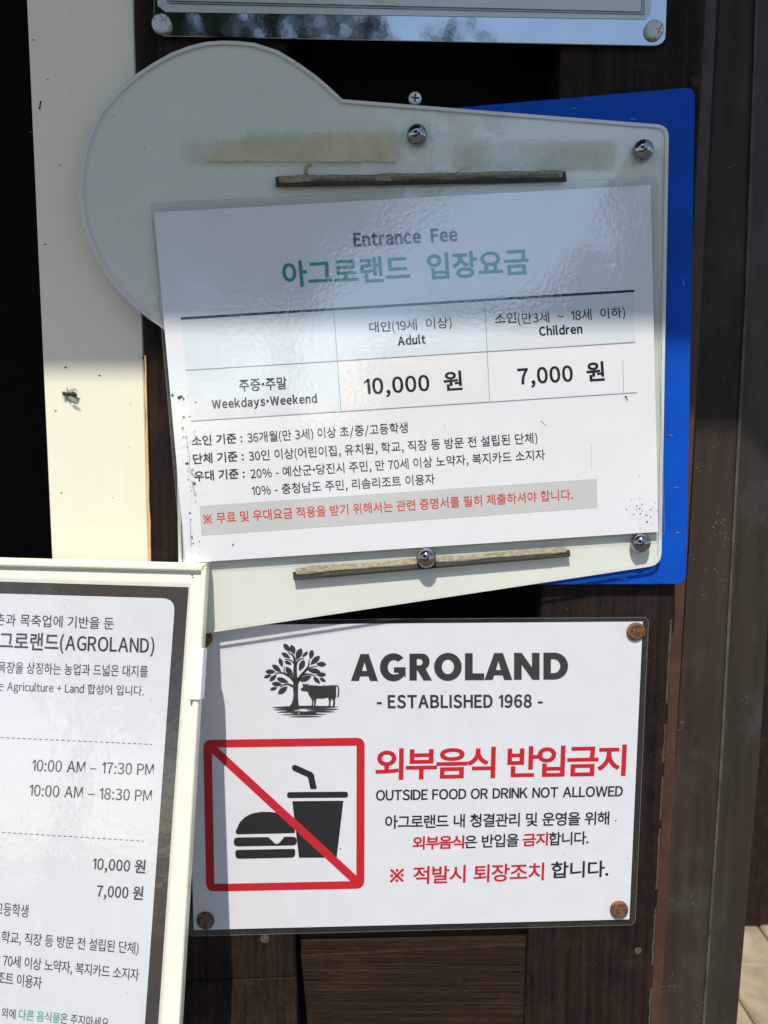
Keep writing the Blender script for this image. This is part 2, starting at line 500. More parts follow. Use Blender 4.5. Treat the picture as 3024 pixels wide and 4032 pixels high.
# Hangul letter outlines: code point, then each contour as x, y, x, y ... in thousandths of the letter size
OUTLINES = {
44032: ((745, 827, 662, 827, 662, -77, 745, -77, 745, 391, 889, 391, 889, 460, 745, 460), (512, 730, 97, 730, 97, 661, 429, 661, 395, 508, 321, 373, 208, 255, 55, 158, 101, 94, 289, 219, 416, 370, 489, 543),),
44060: ((816, 827, 736, 827, 736, 463, 614, 463, 614, 803, 536, 803, 536, -33, 614, -33, 614, 395, 736, 395, 736, -78, 816, -78), (436, 710, 85, 710, 85, 642, 355, 642, 331, 506, 276, 382, 184, 271, 50, 175, 98, 116, 260, 238, 364, 381, 419, 540),),
44208: ((794, 827, 711, 827, 711, 696, 507, 696, 510, 717, 513, 738, 514, 760, 515, 782, 111, 782, 111, 714, 424, 714, 392, 614, 321, 529, 211, 461, 65, 413, 94, 345, 232, 390, 345, 453, 431, 533, 488, 631, 711, 631, 711, 523, 474, 523, 474, 458, 711, 458, 711, 365, 794, 365), (794, 324, 212, 324, 212, 257, 711, 257, 711, 165, 214, 165, 214, -2, 214, -69, 824, -69, 824, -2, 296, -2, 296, 102, 794, 102),),
44256: ((770, 736, 137, 736, 137, 668, 687, 668, 687, 647, 686, 561, 683, 467, 673, 360, 653, 238, 737, 228, 756, 355, 766, 464, 769, 560, 770, 647), (450, 441, 368, 441, 368, 118, 50, 118, 50, 49, 867, 49, 867, 118, 450, 118),),
44284: ((547, 728, 91, 728, 91, 660, 465, 660, 464, 598, 461, 523, 453, 432, 439, 327, 521, 320, 536, 436, 544, 535, 547, 616, 547, 679), (314, 469, 232, 469, 232, 192, 41, 189, 51, 120, 179, 121, 320, 126, 466, 136, 610, 154, 605, 216, 535, 208, 462, 202, 388, 197, 314, 194), (743, 827, 660, 827, 660, -78, 743, -78, 743, 378, 887, 378, 887, 449, 743, 449),),
44288: ((547, 757, 99, 757, 99, 688, 466, 688, 465, 642, 462, 587, 455, 523, 442, 449, 524, 441, 537, 524, 544, 597, 547, 659, 547, 709), (317, 555, 235, 555, 235, 360, 184, 359, 135, 358, 88, 358, 44, 358, 53, 290, 182, 291, 324, 296, 471, 307, 615, 326, 610, 387, 539, 378, 466, 372, 392, 367, 317, 363), (754, 827, 670, 827, 670, 146, 754, 146, 754, 463, 883, 463, 883, 533, 754, 533), (265, 208, 182, 208, 182, -58, 783, -58, 783, 10, 265, 10),),
44368: ((772, 736, 135, 736, 135, 668, 690, 668, 690, 637, 690, 551, 686, 459, 677, 357, 658, 244, 740, 235, 759, 353, 768, 456, 772, 549, 772, 637), (333, 416, 250, 416, 250, 118, 50, 118, 50, 49, 867, 49, 867, 118, 556, 118, 556, 416, 474, 416, 474, 118, 333, 118),),
44400: ((764, 779, 154, 779, 154, 711, 682, 711, 682, 707, 682, 648, 679, 583, 672, 510, 658, 428, 50, 428, 50, 361, 422, 361, 422, 144, 504, 144, 504, 361, 870, 361, 870, 428, 741, 428, 754, 510, 761, 583, 764, 648, 764, 707), (236, 225, 153, 225, 153, -58, 782, -58, 782, 10, 236, 10),),
44536: ((867, 123, 50, 123, 50, 54, 867, 54), (758, 731, 139, 731, 139, 663, 676, 663, 676, 640, 675, 551, 672, 451, 661, 338, 640, 209, 724, 200, 744, 335, 754, 450, 757, 550, 758, 640),),
44552: ((151, 255, 151, -66, 767, -66, 767, 255), (232, 189, 685, 189, 685, 2, 232, 2), (764, 779, 154, 779, 154, 711, 682, 711, 682, 656, 679, 594, 671, 525, 656, 446, 50, 446, 50, 378, 870, 378, 870, 446, 739, 446, 753, 525, 761, 595, 764, 656, 764, 712),),
44592: ((792, 827, 709, 827, 709, -78, 792, -78), (526, 729, 103, 729, 103, 662, 442, 662, 409, 508, 336, 373, 220, 255, 61, 158, 105, 91, 299, 216, 429, 367, 503, 540),),
45224: ((182, 266, 182, -65, 752, -65, 752, 266), (263, 200, 671, 200, 671, 2, 263, 2), (752, 826, 669, 826, 669, 315, 752, 315, 752, 550, 886, 550, 886, 619, 752, 619), (176, 781, 93, 781, 93, 453, 93, 384, 165, 384, 266, 386, 369, 392, 476, 405, 587, 424, 577, 493, 471, 475, 370, 463, 272, 456, 176, 453),),
45236: ((816, 827, 736, 827, 736, 459, 609, 459, 609, 807, 531, 807, 531, -31, 609, -31, 609, 390, 736, 390, 736, -78, 816, -78), (177, 718, 94, 718, 94, 229, 94, 156, 151, 156, 226, 157, 304, 162, 387, 171, 476, 185, 466, 258, 388, 244, 314, 236, 244, 231, 177, 229),),
45331: ((580, 311, 504, 311, 504, -68, 794, -68, 794, 311, 718, 311, 718, 194, 580, 194), (580, 129, 718, 129, 718, -2, 580, -2), (794, 827, 711, 827, 711, 677, 455, 677, 455, 609, 711, 609, 711, 346, 794, 346), (185, 781, 103, 781, 103, 460, 103, 391, 172, 391, 279, 393, 381, 398, 481, 409, 584, 426, 572, 495, 476, 479, 382, 468, 285, 462, 185, 460), (450, 301, 158, 301, 158, 238, 370, 238, 370, 154, 160, 154, 160, -3, 160, -68, 208, -68, 289, -67, 356, -65, 416, -60, 477, -51, 469, 13, 416, 5, 363, 0, 307, -2, 241, -3, 241, 94, 450, 94),),
45432: ((234, 750, 150, 750, 150, 348, 417, 348, 417, 107, 50, 107, 50, 39, 870, 39, 870, 107, 500, 107, 500, 348, 776, 348, 776, 416, 234, 416),),
45453: ((588, 242, 458, 253, 328, 242, 231, 210, 169, 158, 148, 88, 169, 18, 231, -33, 328, -65, 458, -76, 588, -65, 685, -33, 746, 19, 767, 88, 746, 158, 685, 210), (363, 181, 458, 188, 553, 181, 624, 162, 669, 131, 684, 88, 669, 46, 624, 15, 553, -4, 458, -11, 363, -4, 292, 15, 247, 46, 232, 88, 247, 131, 292, 162), (243, 809, 161, 809, 161, 508, 418, 508, 418, 389, 50, 389, 50, 321, 868, 321, 868, 389, 500, 389, 500, 508, 774, 508, 774, 576, 243, 576),),
45716: ((869, 366, 49, 366, 49, 299, 869, 299), (242, 794, 160, 794, 160, 488, 775, 488, 775, 555, 242, 555), (237, 208, 154, 208, 154, -56, 780, -56, 780, 12, 237, 12),),
45768: ((790, 827, 708, 827, 708, -78, 790, -78), (189, 738, 107, 738, 107, 227, 107, 155, 181, 155, 288, 157, 397, 165, 509, 178, 625, 199, 614, 269, 504, 250, 397, 237, 292, 229, 189, 227),),
45796: ((745, 827, 662, 827, 662, -79, 745, -79, 745, 401, 893, 401, 893, 470, 745, 470), (89, 739, 89, 147, 160, 147, 279, 148, 385, 153, 486, 162, 588, 177, 578, 248, 481, 233, 385, 224, 284, 218, 171, 217, 171, 671, 508, 671, 508, 739),),
45800: ((752, 827, 669, 827, 669, 172, 752, 172, 752, 490, 886, 490, 886, 559, 752, 559), (271, 238, 189, 238, 189, -58, 792, -58, 792, 10, 271, 10), (92, 749, 92, 332, 162, 332, 290, 333, 396, 338, 491, 348, 583, 363, 573, 431, 486, 416, 396, 407, 295, 402, 174, 401, 174, 681, 491, 681, 491, 749),),
45817: ((587, 258, 464, 270, 340, 258, 246, 224, 187, 170, 166, 97, 187, 24, 246, -30, 340, -64, 464, -76, 587, -64, 681, -30, 739, 24, 760, 97, 739, 170, 681, 224), (374, 196, 464, 203, 554, 196, 622, 175, 665, 142, 680, 97, 665, 53, 622, 19, 554, -2, 464, -9, 374, -2, 305, 19, 262, 53, 247, 97, 262, 142, 305, 175), (753, 827, 669, 827, 669, 289, 753, 289, 753, 523, 885, 523, 885, 592, 753, 592), (90, 758, 90, 361, 160, 361, 289, 362, 397, 367, 491, 376, 583, 391, 574, 459, 487, 444, 397, 435, 295, 430, 172, 429, 172, 690, 489, 690, 489, 758),),
45824: ((817, 827, 738, 827, 738, 464, 610, 464, 610, 807, 533, 807, 533, -31, 610, -31, 610, 396, 738, 396, 738, -78, 817, -78), (82, 717, 82, 145, 141, 145, 236, 146, 319, 150, 397, 158, 476, 172, 468, 241, 396, 228, 325, 221, 249, 217, 165, 215, 165, 649, 418, 649, 418, 717),),
46020: ((154, 754, 154, 337, 417, 337, 417, 105, 50, 105, 50, 36, 870, 36, 870, 105, 499, 105, 499, 337, 775, 337, 775, 404, 237, 404, 237, 686, 766, 686, 766, 754),),
46108: ((790, 826, 707, 826, 707, 150, 790, 150), (288, 195, 205, 195, 205, -58, 820, -58, 820, 10, 288, 10), (135, 768, 135, 464, 309, 464, 309, 336, 243, 335, 177, 333, 114, 332, 54, 332, 66, 264, 200, 265, 344, 270, 493, 280, 640, 297, 634, 358, 575, 352, 515, 347, 454, 343, 392, 340, 392, 464, 571, 464, 571, 531, 218, 531, 218, 700, 564, 700, 564, 768),),
46164: ((153, 782, 153, 462, 774, 462, 774, 529, 236, 529, 236, 714, 766, 714, 766, 782), (868, 365, 50, 365, 50, 297, 427, 297, 427, 119, 510, 119, 510, 297, 868, 297), (237, 198, 154, 198, 154, -58, 781, -58, 781, 10, 237, 10),),
46300: ((870, 114, 50, 114, 50, 45, 870, 45), (154, 743, 154, 325, 775, 325, 775, 393, 236, 393, 236, 675, 766, 675, 766, 743),),
46321: ((868, 397, 50, 397, 50, 328, 868, 328), (588, 239, 458, 250, 328, 239, 231, 208, 169, 156, 148, 87, 169, 18, 231, -34, 328, -65, 458, -76, 588, -65, 685, -33, 746, 18, 767, 87, 746, 156, 685, 208), (363, 178, 458, 185, 553, 178, 624, 159, 669, 128, 684, 87, 669, 45, 624, 14, 553, -5, 458, -11, 363, -5, 292, 14, 247, 45, 232, 87, 247, 128, 292, 159), (153, 791, 153, 482, 772, 482, 772, 550, 235, 550, 235, 723, 766, 723, 766, 791),),
47004: ((812, 826, 733, 826, 733, 556, 611, 556, 611, 809, 533, 809, 533, 179, 611, 179, 611, 488, 733, 488, 733, 153, 812, 153), (305, 214, 222, 214, 222, -58, 839, -58, 839, 10, 305, 10), (429, 749, 89, 749, 89, 682, 349, 682, 349, 554, 91, 554, 91, 288, 150, 288, 242, 289, 326, 293, 407, 302, 490, 315, 481, 382, 405, 369, 331, 361, 254, 357, 171, 355, 171, 490, 429, 490),),
47144: ((794, 826, 711, 826, 711, 674, 536, 674, 536, 607, 711, 607, 711, 472, 536, 472, 536, 404, 711, 404, 711, 161, 794, 161), (475, 762, 85, 762, 85, 695, 392, 695, 392, 563, 87, 563, 87, 282, 152, 282, 269, 283, 366, 286, 452, 293, 537, 305, 528, 373, 449, 362, 369, 355, 279, 351, 170, 350, 170, 498, 475, 498), (292, 209, 210, 209, 210, -54, 821, -54, 821, 15, 292, 15),),
47196: ((768, 760, 150, 760, 150, 692, 686, 692, 686, 552, 152, 552, 152, 340, 152, 272, 417, 272, 417, 103, 50, 103, 50, 34, 870, 34, 870, 103, 499, 103, 499, 272, 789, 272, 789, 340, 234, 340, 234, 486, 768, 486),),
47308: ((768, 760, 150, 760, 150, 692, 686, 692, 686, 553, 152, 553, 152, 341, 152, 273, 279, 273, 279, 103, 50, 103, 50, 34, 870, 34, 870, 103, 649, 103, 649, 273, 789, 273, 789, 341, 234, 341, 234, 486, 768, 486), (360, 103, 360, 273, 568, 273, 568, 103),),
47480: ((869, 326, 49, 326, 49, 258, 869, 258), (240, 187, 157, 187, 157, -58, 784, -58, 784, 10, 240, 10), (764, 797, 153, 797, 153, 731, 682, 731, 682, 634, 155, 634, 155, 473, 155, 408, 783, 408, 783, 473, 237, 473, 237, 572, 764, 572),),
47484: ((869, 407, 49, 407, 49, 343, 869, 343), (767, 271, 147, 271, 147, 211, 685, 211, 685, 135, 149, 135, 149, -6, 149, -66, 796, -66, 796, -6, 231, -6, 231, 78, 767, 78), (764, 800, 153, 800, 153, 741, 682, 741, 682, 668, 155, 668, 155, 534, 155, 474, 780, 474, 780, 534, 237, 534, 237, 612, 764, 612),),
47532: ((791, 827, 709, 827, 709, -79, 791, -79), (518, 743, 100, 743, 100, 675, 434, 675, 434, 487, 102, 487, 102, 140, 177, 140, 291, 141, 402, 146, 514, 156, 632, 173, 624, 241, 510, 225, 401, 216, 295, 210, 186, 209, 186, 420, 518, 420),),
47536: ((790, 826, 708, 826, 708, 160, 790, 160), (284, 212, 201, 212, 201, -58, 816, -58, 816, 10, 284, 10), (505, 762, 95, 762, 95, 695, 424, 695, 424, 564, 97, 564, 97, 289, 170, 289, 292, 290, 400, 295, 504, 304, 609, 319, 600, 387, 499, 372, 400, 363, 295, 358, 178, 357, 178, 500, 505, 500),),
47549: ((791, 826, 708, 826, 708, 329, 791, 329), (289, 284, 207, 284, 207, -66, 791, -66, 791, 284, 709, 284, 709, 178, 289, 178), (289, 112, 709, 112, 709, 2, 289, 2), (505, 783, 95, 783, 95, 715, 424, 715, 424, 602, 97, 602, 97, 348, 170, 348, 288, 349, 396, 354, 501, 362, 609, 377, 599, 445, 495, 431, 395, 422, 291, 418, 178, 417, 178, 537, 505, 537),),
47560: ((86, 736, 86, 152, 501, 152, 501, 736), (167, 670, 419, 670, 419, 219, 167, 219), (745, 827, 662, 827, 662, -78, 745, -78, 745, 396, 893, 396, 893, 466, 745, 466),),
47564: ((87, 745, 87, 327, 503, 327, 503, 745), (168, 678, 422, 678, 422, 394, 168, 394), (752, 827, 669, 827, 669, 164, 752, 164, 752, 483, 885, 483, 885, 552, 752, 552), (271, 227, 189, 227, 189, -58, 792, -58, 792, 10, 271, 10),),
47568: ((87, 776, 87, 413, 503, 413, 503, 776), (168, 709, 422, 709, 422, 480, 168, 480), (752, 827, 669, 827, 669, 367, 752, 367, 752, 563, 885, 563, 885, 632, 752, 632), (752, 324, 178, 324, 178, 258, 670, 258, 670, 164, 180, 164, 180, 1, 180, -66, 784, -66, 784, 1, 261, 1, 261, 102, 752, 102),),
47749: ((794, 827, 711, 827, 711, 680, 504, 680, 504, 758, 92, 758, 92, 356, 504, 356, 504, 433, 711, 433, 711, 292, 794, 292), (173, 691, 423, 691, 423, 423, 173, 423), (504, 613, 711, 613, 711, 501, 504, 501), (622, 253, 496, 265, 370, 253, 275, 220, 216, 166, 195, 94, 216, 22, 275, -32, 370, -65, 496, -76, 622, -65, 717, -31, 776, 22, 797, 94, 776, 166, 717, 220), (404, 193, 496, 200, 588, 193, 657, 172, 700, 139, 715, 94, 700, 50, 657, 17, 588, -4, 496, -11, 404, -4, 336, 17, 292, 50, 277, 94, 292, 139, 336, 172),),
47785: ((155, 789, 155, 482, 417, 482, 417, 369, 50, 369, 50, 301, 867, 301, 867, 369, 500, 369, 500, 482, 762, 482, 762, 789), (236, 723, 681, 723, 681, 549, 236, 549), (766, 208, 141, 208, 141, 141, 683, 141, 683, -78, 766, -78),),
47924: ((154, 777, 154, 424, 764, 424, 764, 777), (235, 710, 682, 710, 682, 490, 235, 490), (869, 302, 49, 302, 49, 234, 416, 234, 416, -77, 498, -77, 498, 234, 869, 234),),
47928: ((155, 784, 155, 467, 762, 467, 762, 784), (236, 718, 681, 718, 681, 533, 236, 533), (869, 365, 49, 365, 49, 297, 424, 297, 424, 114, 506, 114, 506, 297, 869, 297), (236, 201, 153, 201, 153, -58, 778, -58, 778, 10, 236, 10),),
47932: ((156, 797, 156, 521, 761, 521, 761, 797), (237, 731, 679, 731, 679, 587, 237, 587), (867, 446, 50, 446, 50, 379, 416, 379, 416, 291, 149, 291, 149, 227, 681, 227, 681, 148, 151, 148, 151, -3, 151, -68, 789, -68, 789, -3, 232, -3, 232, 87, 762, 87, 762, 291, 499, 291, 499, 379, 867, 379),),
48124: ((97, 748, 97, 327, 519, 327, 519, 748), (178, 681, 438, 681, 438, 394, 178, 394), (791, 826, 708, 826, 708, 176, 791, 176), (293, 238, 210, 238, 210, -48, 819, -48, 819, 20, 293, 20),),
48143: ((97, 768, 97, 399, 519, 399, 519, 768), (178, 702, 438, 702, 438, 465, 178, 465), (790, 827, 708, 827, 708, 308, 790, 308), (546, 334, 463, 334, 463, 246, 197, 246, 197, 182, 462, 182, 436, 117, 370, 59, 274, 14, 161, -11, 190, -75, 289, -53, 378, -17, 451, 31, 504, 90, 556, 32, 629, -17, 717, -53, 815, -75, 844, -11, 732, 15, 637, 60, 572, 118, 547, 182, 812, 182, 812, 246, 546, 246),),
48152: ((169, 761, 87, 761, 87, 314, 506, 314, 506, 761, 424, 761, 424, 610, 169, 610), (169, 545, 424, 545, 424, 381, 169, 381), (752, 826, 669, 826, 669, 162, 752, 162, 752, 484, 885, 484, 885, 553, 752, 553), (271, 226, 189, 226, 189, -58, 792, -58, 792, 10, 271, 10),),
48155: ((169, 776, 87, 776, 87, 354, 506, 354, 506, 776, 424, 776, 424, 638, 169, 638), (169, 572, 424, 572, 424, 421, 169, 421), (752, 827, 669, 827, 669, 298, 752, 298, 752, 540, 885, 540, 885, 609, 752, 609), (186, 248, 186, 2, 186, -65, 776, -65, 776, 2, 269, 2, 269, 181, 759, 181, 759, 248),),
48156: ((169, 789, 87, 789, 87, 395, 506, 395, 506, 789, 424, 789, 424, 660, 169, 660), (169, 595, 424, 595, 424, 462, 169, 462), (752, 827, 669, 827, 669, 360, 752, 360, 752, 564, 885, 564, 885, 632, 752, 632), (752, 317, 178, 317, 178, 251, 670, 251, 670, 159, 180, 159, 180, -1, 180, -68, 784, -68, 784, -1, 261, -1, 261, 97, 752, 97),),
48169: ((588, 248, 464, 259, 339, 248, 246, 215, 187, 162, 166, 92, 187, 20, 246, -33, 339, -66, 464, -77, 588, -66, 681, -33, 740, 20, 760, 92, 740, 162, 681, 215), (374, 186, 464, 193, 554, 186, 622, 167, 664, 135, 679, 92, 664, 48, 622, 16, 554, -4, 464, -11, 374, -4, 306, 16, 263, 48, 248, 92, 263, 135, 306, 167), (169, 770, 87, 770, 87, 353, 506, 353, 506, 770, 424, 770, 424, 634, 169, 634), (169, 568, 424, 568, 424, 420, 169, 420), (752, 827, 669, 827, 669, 284, 752, 284, 752, 530, 885, 530, 885, 600, 752, 600),),
48373: ((766, 204, 141, 204, 141, 137, 683, 137, 683, -78, 766, -78), (240, 806, 158, 806, 158, 467, 417, 467, 417, 360, 50, 360, 50, 292, 867, 292, 867, 360, 500, 360, 500, 467, 760, 467, 760, 806, 678, 806, 678, 703, 240, 703), (240, 639, 678, 639, 678, 534, 240, 534),),
48512: ((235, 790, 153, 790, 153, 399, 765, 399, 765, 790, 682, 790, 682, 666, 235, 666), (235, 599, 682, 599, 682, 467, 235, 467), (869, 291, 49, 291, 49, 224, 416, 224, 416, -78, 498, -78, 498, 224, 869, 224),),
49328: ((354, 772, 272, 772, 272, 661, 256, 560, 211, 471, 140, 400, 46, 350, 91, 284, 166, 322, 229, 374, 280, 438, 316, 513, 353, 446, 403, 388, 464, 341, 535, 306, 577, 372, 486, 419, 416, 486, 370, 567, 354, 658), (752, 827, 669, 827, 669, 159, 752, 159, 752, 480, 885, 480, 885, 550, 752, 550), (274, 223, 190, 223, 190, -58, 792, -58, 792, 10, 274, 10),),
49345: ((588, 243, 464, 254, 339, 243, 246, 211, 187, 159, 166, 89, 187, 19, 246, -33, 339, -65, 464, -76, 588, -65, 681, -33, 740, 19, 760, 89, 740, 159, 681, 211), (374, 181, 464, 188, 554, 181, 622, 162, 664, 131, 679, 89, 664, 47, 622, 16, 554, -3, 464, -10, 374, -3, 306, 16, 263, 47, 248, 89, 263, 131, 306, 162), (352, 780, 270, 780, 270, 688, 254, 588, 209, 499, 138, 427, 46, 377, 90, 311, 164, 349, 227, 401, 277, 465, 313, 540, 349, 474, 398, 417, 458, 370, 528, 336, 572, 401, 483, 447, 413, 512, 368, 592, 352, 681), (752, 827, 669, 827, 669, 278, 752, 278, 752, 523, 885, 523, 885, 593, 752, 593),),
49373: ((641, 237, 515, 248, 389, 237, 294, 205, 234, 154, 213, 86, 234, 18, 294, -33, 389, -65, 515, -76, 641, -65, 736, -33, 796, 18, 817, 86, 796, 154, 736, 205), (423, 177, 515, 184, 606, 177, 675, 158, 719, 127, 734, 86, 719, 45, 675, 14, 606, -5, 515, -12, 423, -5, 354, 14, 310, 45, 295, 86, 310, 127, 354, 158), (319, 770, 239, 770, 239, 649, 226, 572, 189, 496, 130, 429, 50, 378, 95, 314, 156, 350, 208, 397, 250, 453, 280, 515, 309, 459, 349, 411, 399, 370, 458, 339, 502, 403, 425, 446, 367, 505, 331, 575, 319, 649), (812, 826, 733, 826, 733, 584, 617, 584, 617, 809, 539, 809, 539, 297, 617, 297, 617, 516, 733, 516, 733, 268, 812, 268),),
49436: ((794, 827, 712, 827, 712, 520, 502, 520, 502, 452, 712, 452, 712, -79, 794, -79), (367, 749, 283, 749, 283, 587, 265, 462, 216, 346, 142, 248, 49, 180, 101, 113, 174, 165, 237, 235, 289, 320, 326, 416, 364, 325, 415, 245, 478, 178, 550, 129, 600, 196, 508, 260, 434, 353, 385, 465, 367, 587),),
49444: ((794, 827, 711, 827, 711, 663, 514, 663, 514, 595, 711, 595, 711, 360, 794, 360), (357, 798, 276, 798, 276, 714, 260, 620, 214, 537, 142, 470, 49, 424, 93, 358, 168, 394, 231, 443, 282, 504, 318, 575, 355, 511, 404, 456, 465, 412, 535, 379, 579, 444, 489, 488, 419, 551, 373, 628, 357, 714), (794, 314, 212, 314, 212, 248, 712, 248, 712, 160, 214, 160, 214, 1, 214, -66, 827, -66, 827, 1, 295, 1, 295, 97, 794, 97),),
49457: ((622, 253, 496, 265, 370, 253, 275, 220, 216, 166, 195, 94, 216, 22, 275, -32, 370, -65, 496, -76, 622, -65, 717, -31, 776, 22, 797, 94, 776, 166, 717, 220), (404, 192, 496, 199, 588, 192, 657, 171, 700, 138, 715, 94, 700, 50, 657, 18, 588, -3, 496, -10, 404, -3, 336, 18, 292, 50, 277, 94, 292, 138, 336, 171), (794, 827, 711, 827, 711, 636, 514, 636, 514, 567, 711, 567, 711, 292, 794, 292), (360, 776, 278, 776, 278, 683, 262, 583, 216, 495, 143, 423, 49, 374, 93, 307, 169, 345, 234, 398, 285, 463, 321, 538, 357, 472, 406, 415, 466, 368, 536, 334, 581, 399, 491, 445, 421, 511, 376, 593, 360, 686),),
49464: ((819, 827, 739, 827, 739, -78, 819, -78), (633, 808, 555, 808, 555, 503, 406, 503, 406, 434, 555, 434, 555, -32, 633, -32), (318, 742, 238, 742, 238, 569, 225, 453, 185, 344, 123, 249, 40, 179, 92, 117, 154, 166, 207, 231, 248, 307, 279, 393, 308, 314, 348, 244, 397, 184, 457, 137, 504, 201, 425, 269, 367, 360, 330, 463, 318, 572),),
49492: ((794, 827, 711, 827, 711, 630, 515, 630, 515, 561, 711, 561, 711, 406, 515, 406, 515, 336, 711, 336, 711, -79, 794, -79), (367, 749, 283, 749, 283, 587, 265, 462, 216, 346, 142, 248, 49, 180, 101, 114, 174, 166, 237, 236, 288, 320, 326, 416, 364, 324, 415, 243, 478, 176, 550, 126, 600, 193, 508, 258, 434, 352, 385, 465, 367, 587),),
49548: ((499, 766, 412, 766, 412, 697, 383, 589, 307, 496, 201, 425, 82, 386, 118, 317, 221, 350, 317, 405, 398, 478, 456, 568, 514, 478, 595, 405, 692, 350, 795, 317, 831, 386, 712, 425, 605, 496, 528, 589, 499, 697), (497, 328, 415, 328, 415, 108, 50, 108, 50, 40, 870, 40, 870, 108, 497, 108),),
49564: ((150, 228, 150, -66, 767, -66, 767, 228), (231, 162, 686, 162, 686, 2, 231, 2), (500, 818, 416, 818, 416, 777, 389, 692, 318, 619, 216, 564, 99, 534, 130, 468, 232, 494, 325, 537, 402, 595, 458, 666, 514, 595, 592, 537, 684, 494, 785, 468, 817, 534, 700, 564, 598, 619, 527, 692, 500, 777), (499, 516, 417, 516, 417, 386, 50, 386, 50, 319, 867, 319, 867, 386, 499, 386),),
49884: ((790, 827, 707, 827, 707, -79, 790, -79), (371, 749, 288, 749, 288, 587, 269, 460, 217, 342, 140, 245, 45, 179, 96, 110, 172, 161, 238, 230, 291, 316, 331, 413, 370, 321, 424, 241, 489, 175, 562, 128, 612, 194, 518, 258, 442, 352, 390, 465, 371, 587),),
49885: ((791, 237, 187, 237, 187, 169, 708, 169, 708, -78, 791, -78), (791, 827, 708, 827, 708, 283, 791, 283), (369, 784, 285, 784, 285, 696, 269, 598, 223, 509, 151, 437, 58, 386, 100, 320, 175, 358, 240, 411, 291, 476, 328, 551, 366, 481, 417, 421, 481, 372, 554, 336, 595, 402, 503, 449, 432, 518, 385, 602, 369, 696),),
50500: ((382, 735, 290, 757, 198, 735, 127, 672, 80, 572, 63, 442, 80, 311, 127, 212, 198, 148, 290, 126, 382, 148, 453, 212, 500, 311, 517, 442, 500, 572, 453, 672), (230, 666, 290, 683, 350, 666, 397, 617, 427, 541, 438, 442, 427, 342, 397, 266, 350, 217, 290, 200, 230, 217, 183, 266, 153, 342, 142, 442, 153, 541, 183, 617), (745, 827, 662, 827, 662, -78, 745, -78, 745, 396, 893, 396, 893, 466, 745, 466),),
50556: ((382, 735, 290, 757, 198, 735, 127, 672, 80, 572, 63, 442, 80, 311, 127, 212, 198, 148, 290, 126, 382, 148, 453, 212, 500, 311, 517, 442, 500, 572, 453, 672), (230, 666, 290, 683, 350, 666, 397, 617, 427, 541, 438, 442, 427, 342, 397, 266, 350, 217, 290, 200, 230, 217, 183, 266, 153, 342, 142, 442, 153, 541, 183, 617), (745, 827, 662, 827, 662, -78, 745, -78, 745, 261, 889, 261, 889, 330, 745, 330, 745, 530, 889, 530, 889, 600, 745, 600),),
50557: ((752, 247, 164, 247, 164, 179, 669, 179, 669, -78, 752, -78), (397, 757, 302, 773, 208, 757, 133, 713, 84, 646, 66, 559, 84, 472, 133, 404, 208, 361, 302, 345, 397, 361, 471, 404, 520, 472, 538, 559, 520, 646, 471, 713), (240, 692, 302, 702, 364, 692, 414, 662, 446, 617, 458, 559, 446, 500, 414, 455, 364, 425, 302, 415, 240, 425, 191, 455, 159, 500, 147, 559, 159, 617, 191, 662), (752, 827, 669, 827, 669, 290, 752, 290, 752, 426, 883, 426, 883, 496, 752, 496, 752, 620, 883, 620, 883, 689, 752, 689),),
50612: ((794, 827, 712, 827, 712, 482, 515, 482, 492, 596, 445, 683, 376, 738, 291, 757, 200, 735, 129, 672, 83, 572, 66, 442, 83, 311, 129, 212, 200, 148, 291, 126, 378, 146, 447, 204, 494, 295, 515, 415, 712, 415, 712, -79, 794, -79), (232, 666, 291, 683, 351, 666, 397, 617, 427, 541, 438, 442, 427, 342, 397, 266, 351, 217, 291, 200, 232, 217, 186, 266, 156, 342, 145, 442, 156, 541, 186, 617),),
50629: ((794, 827, 711, 827, 711, 611, 526, 611, 500, 682, 451, 737, 381, 772, 297, 785, 203, 770, 130, 727, 81, 661, 64, 576, 81, 491, 130, 425, 203, 381, 297, 366, 382, 379, 452, 415, 501, 471, 527, 543, 711, 543, 711, 341, 794, 341), (235, 705, 297, 715, 358, 705, 407, 676, 439, 632, 450, 576, 439, 520, 407, 475, 358, 446, 297, 436, 235, 446, 186, 475, 154, 520, 143, 576, 154, 632, 186, 676), (297, 296, 215, 296, 215, -66, 794, -66, 794, 296, 711, 296, 711, 183, 297, 183), (297, 117, 711, 117, 711, 2, 297, 2),),
50640: ((819, 827, 739, 827, 739, -78, 819, -78), (638, 808, 559, 808, 559, 475, 446, 475, 428, 590, 387, 677, 328, 732, 253, 751, 174, 729, 113, 666, 75, 567, 61, 437, 75, 306, 114, 206, 174, 143, 253, 121, 329, 141, 389, 198, 429, 288, 446, 407, 559, 407, 559, -32, 638, -32), (253, 674, 302, 658, 339, 610, 362, 536, 370, 437, 362, 338, 339, 263, 302, 216, 253, 199, 206, 216, 169, 263, 146, 338, 138, 437, 146, 536, 169, 610, 206, 658),),
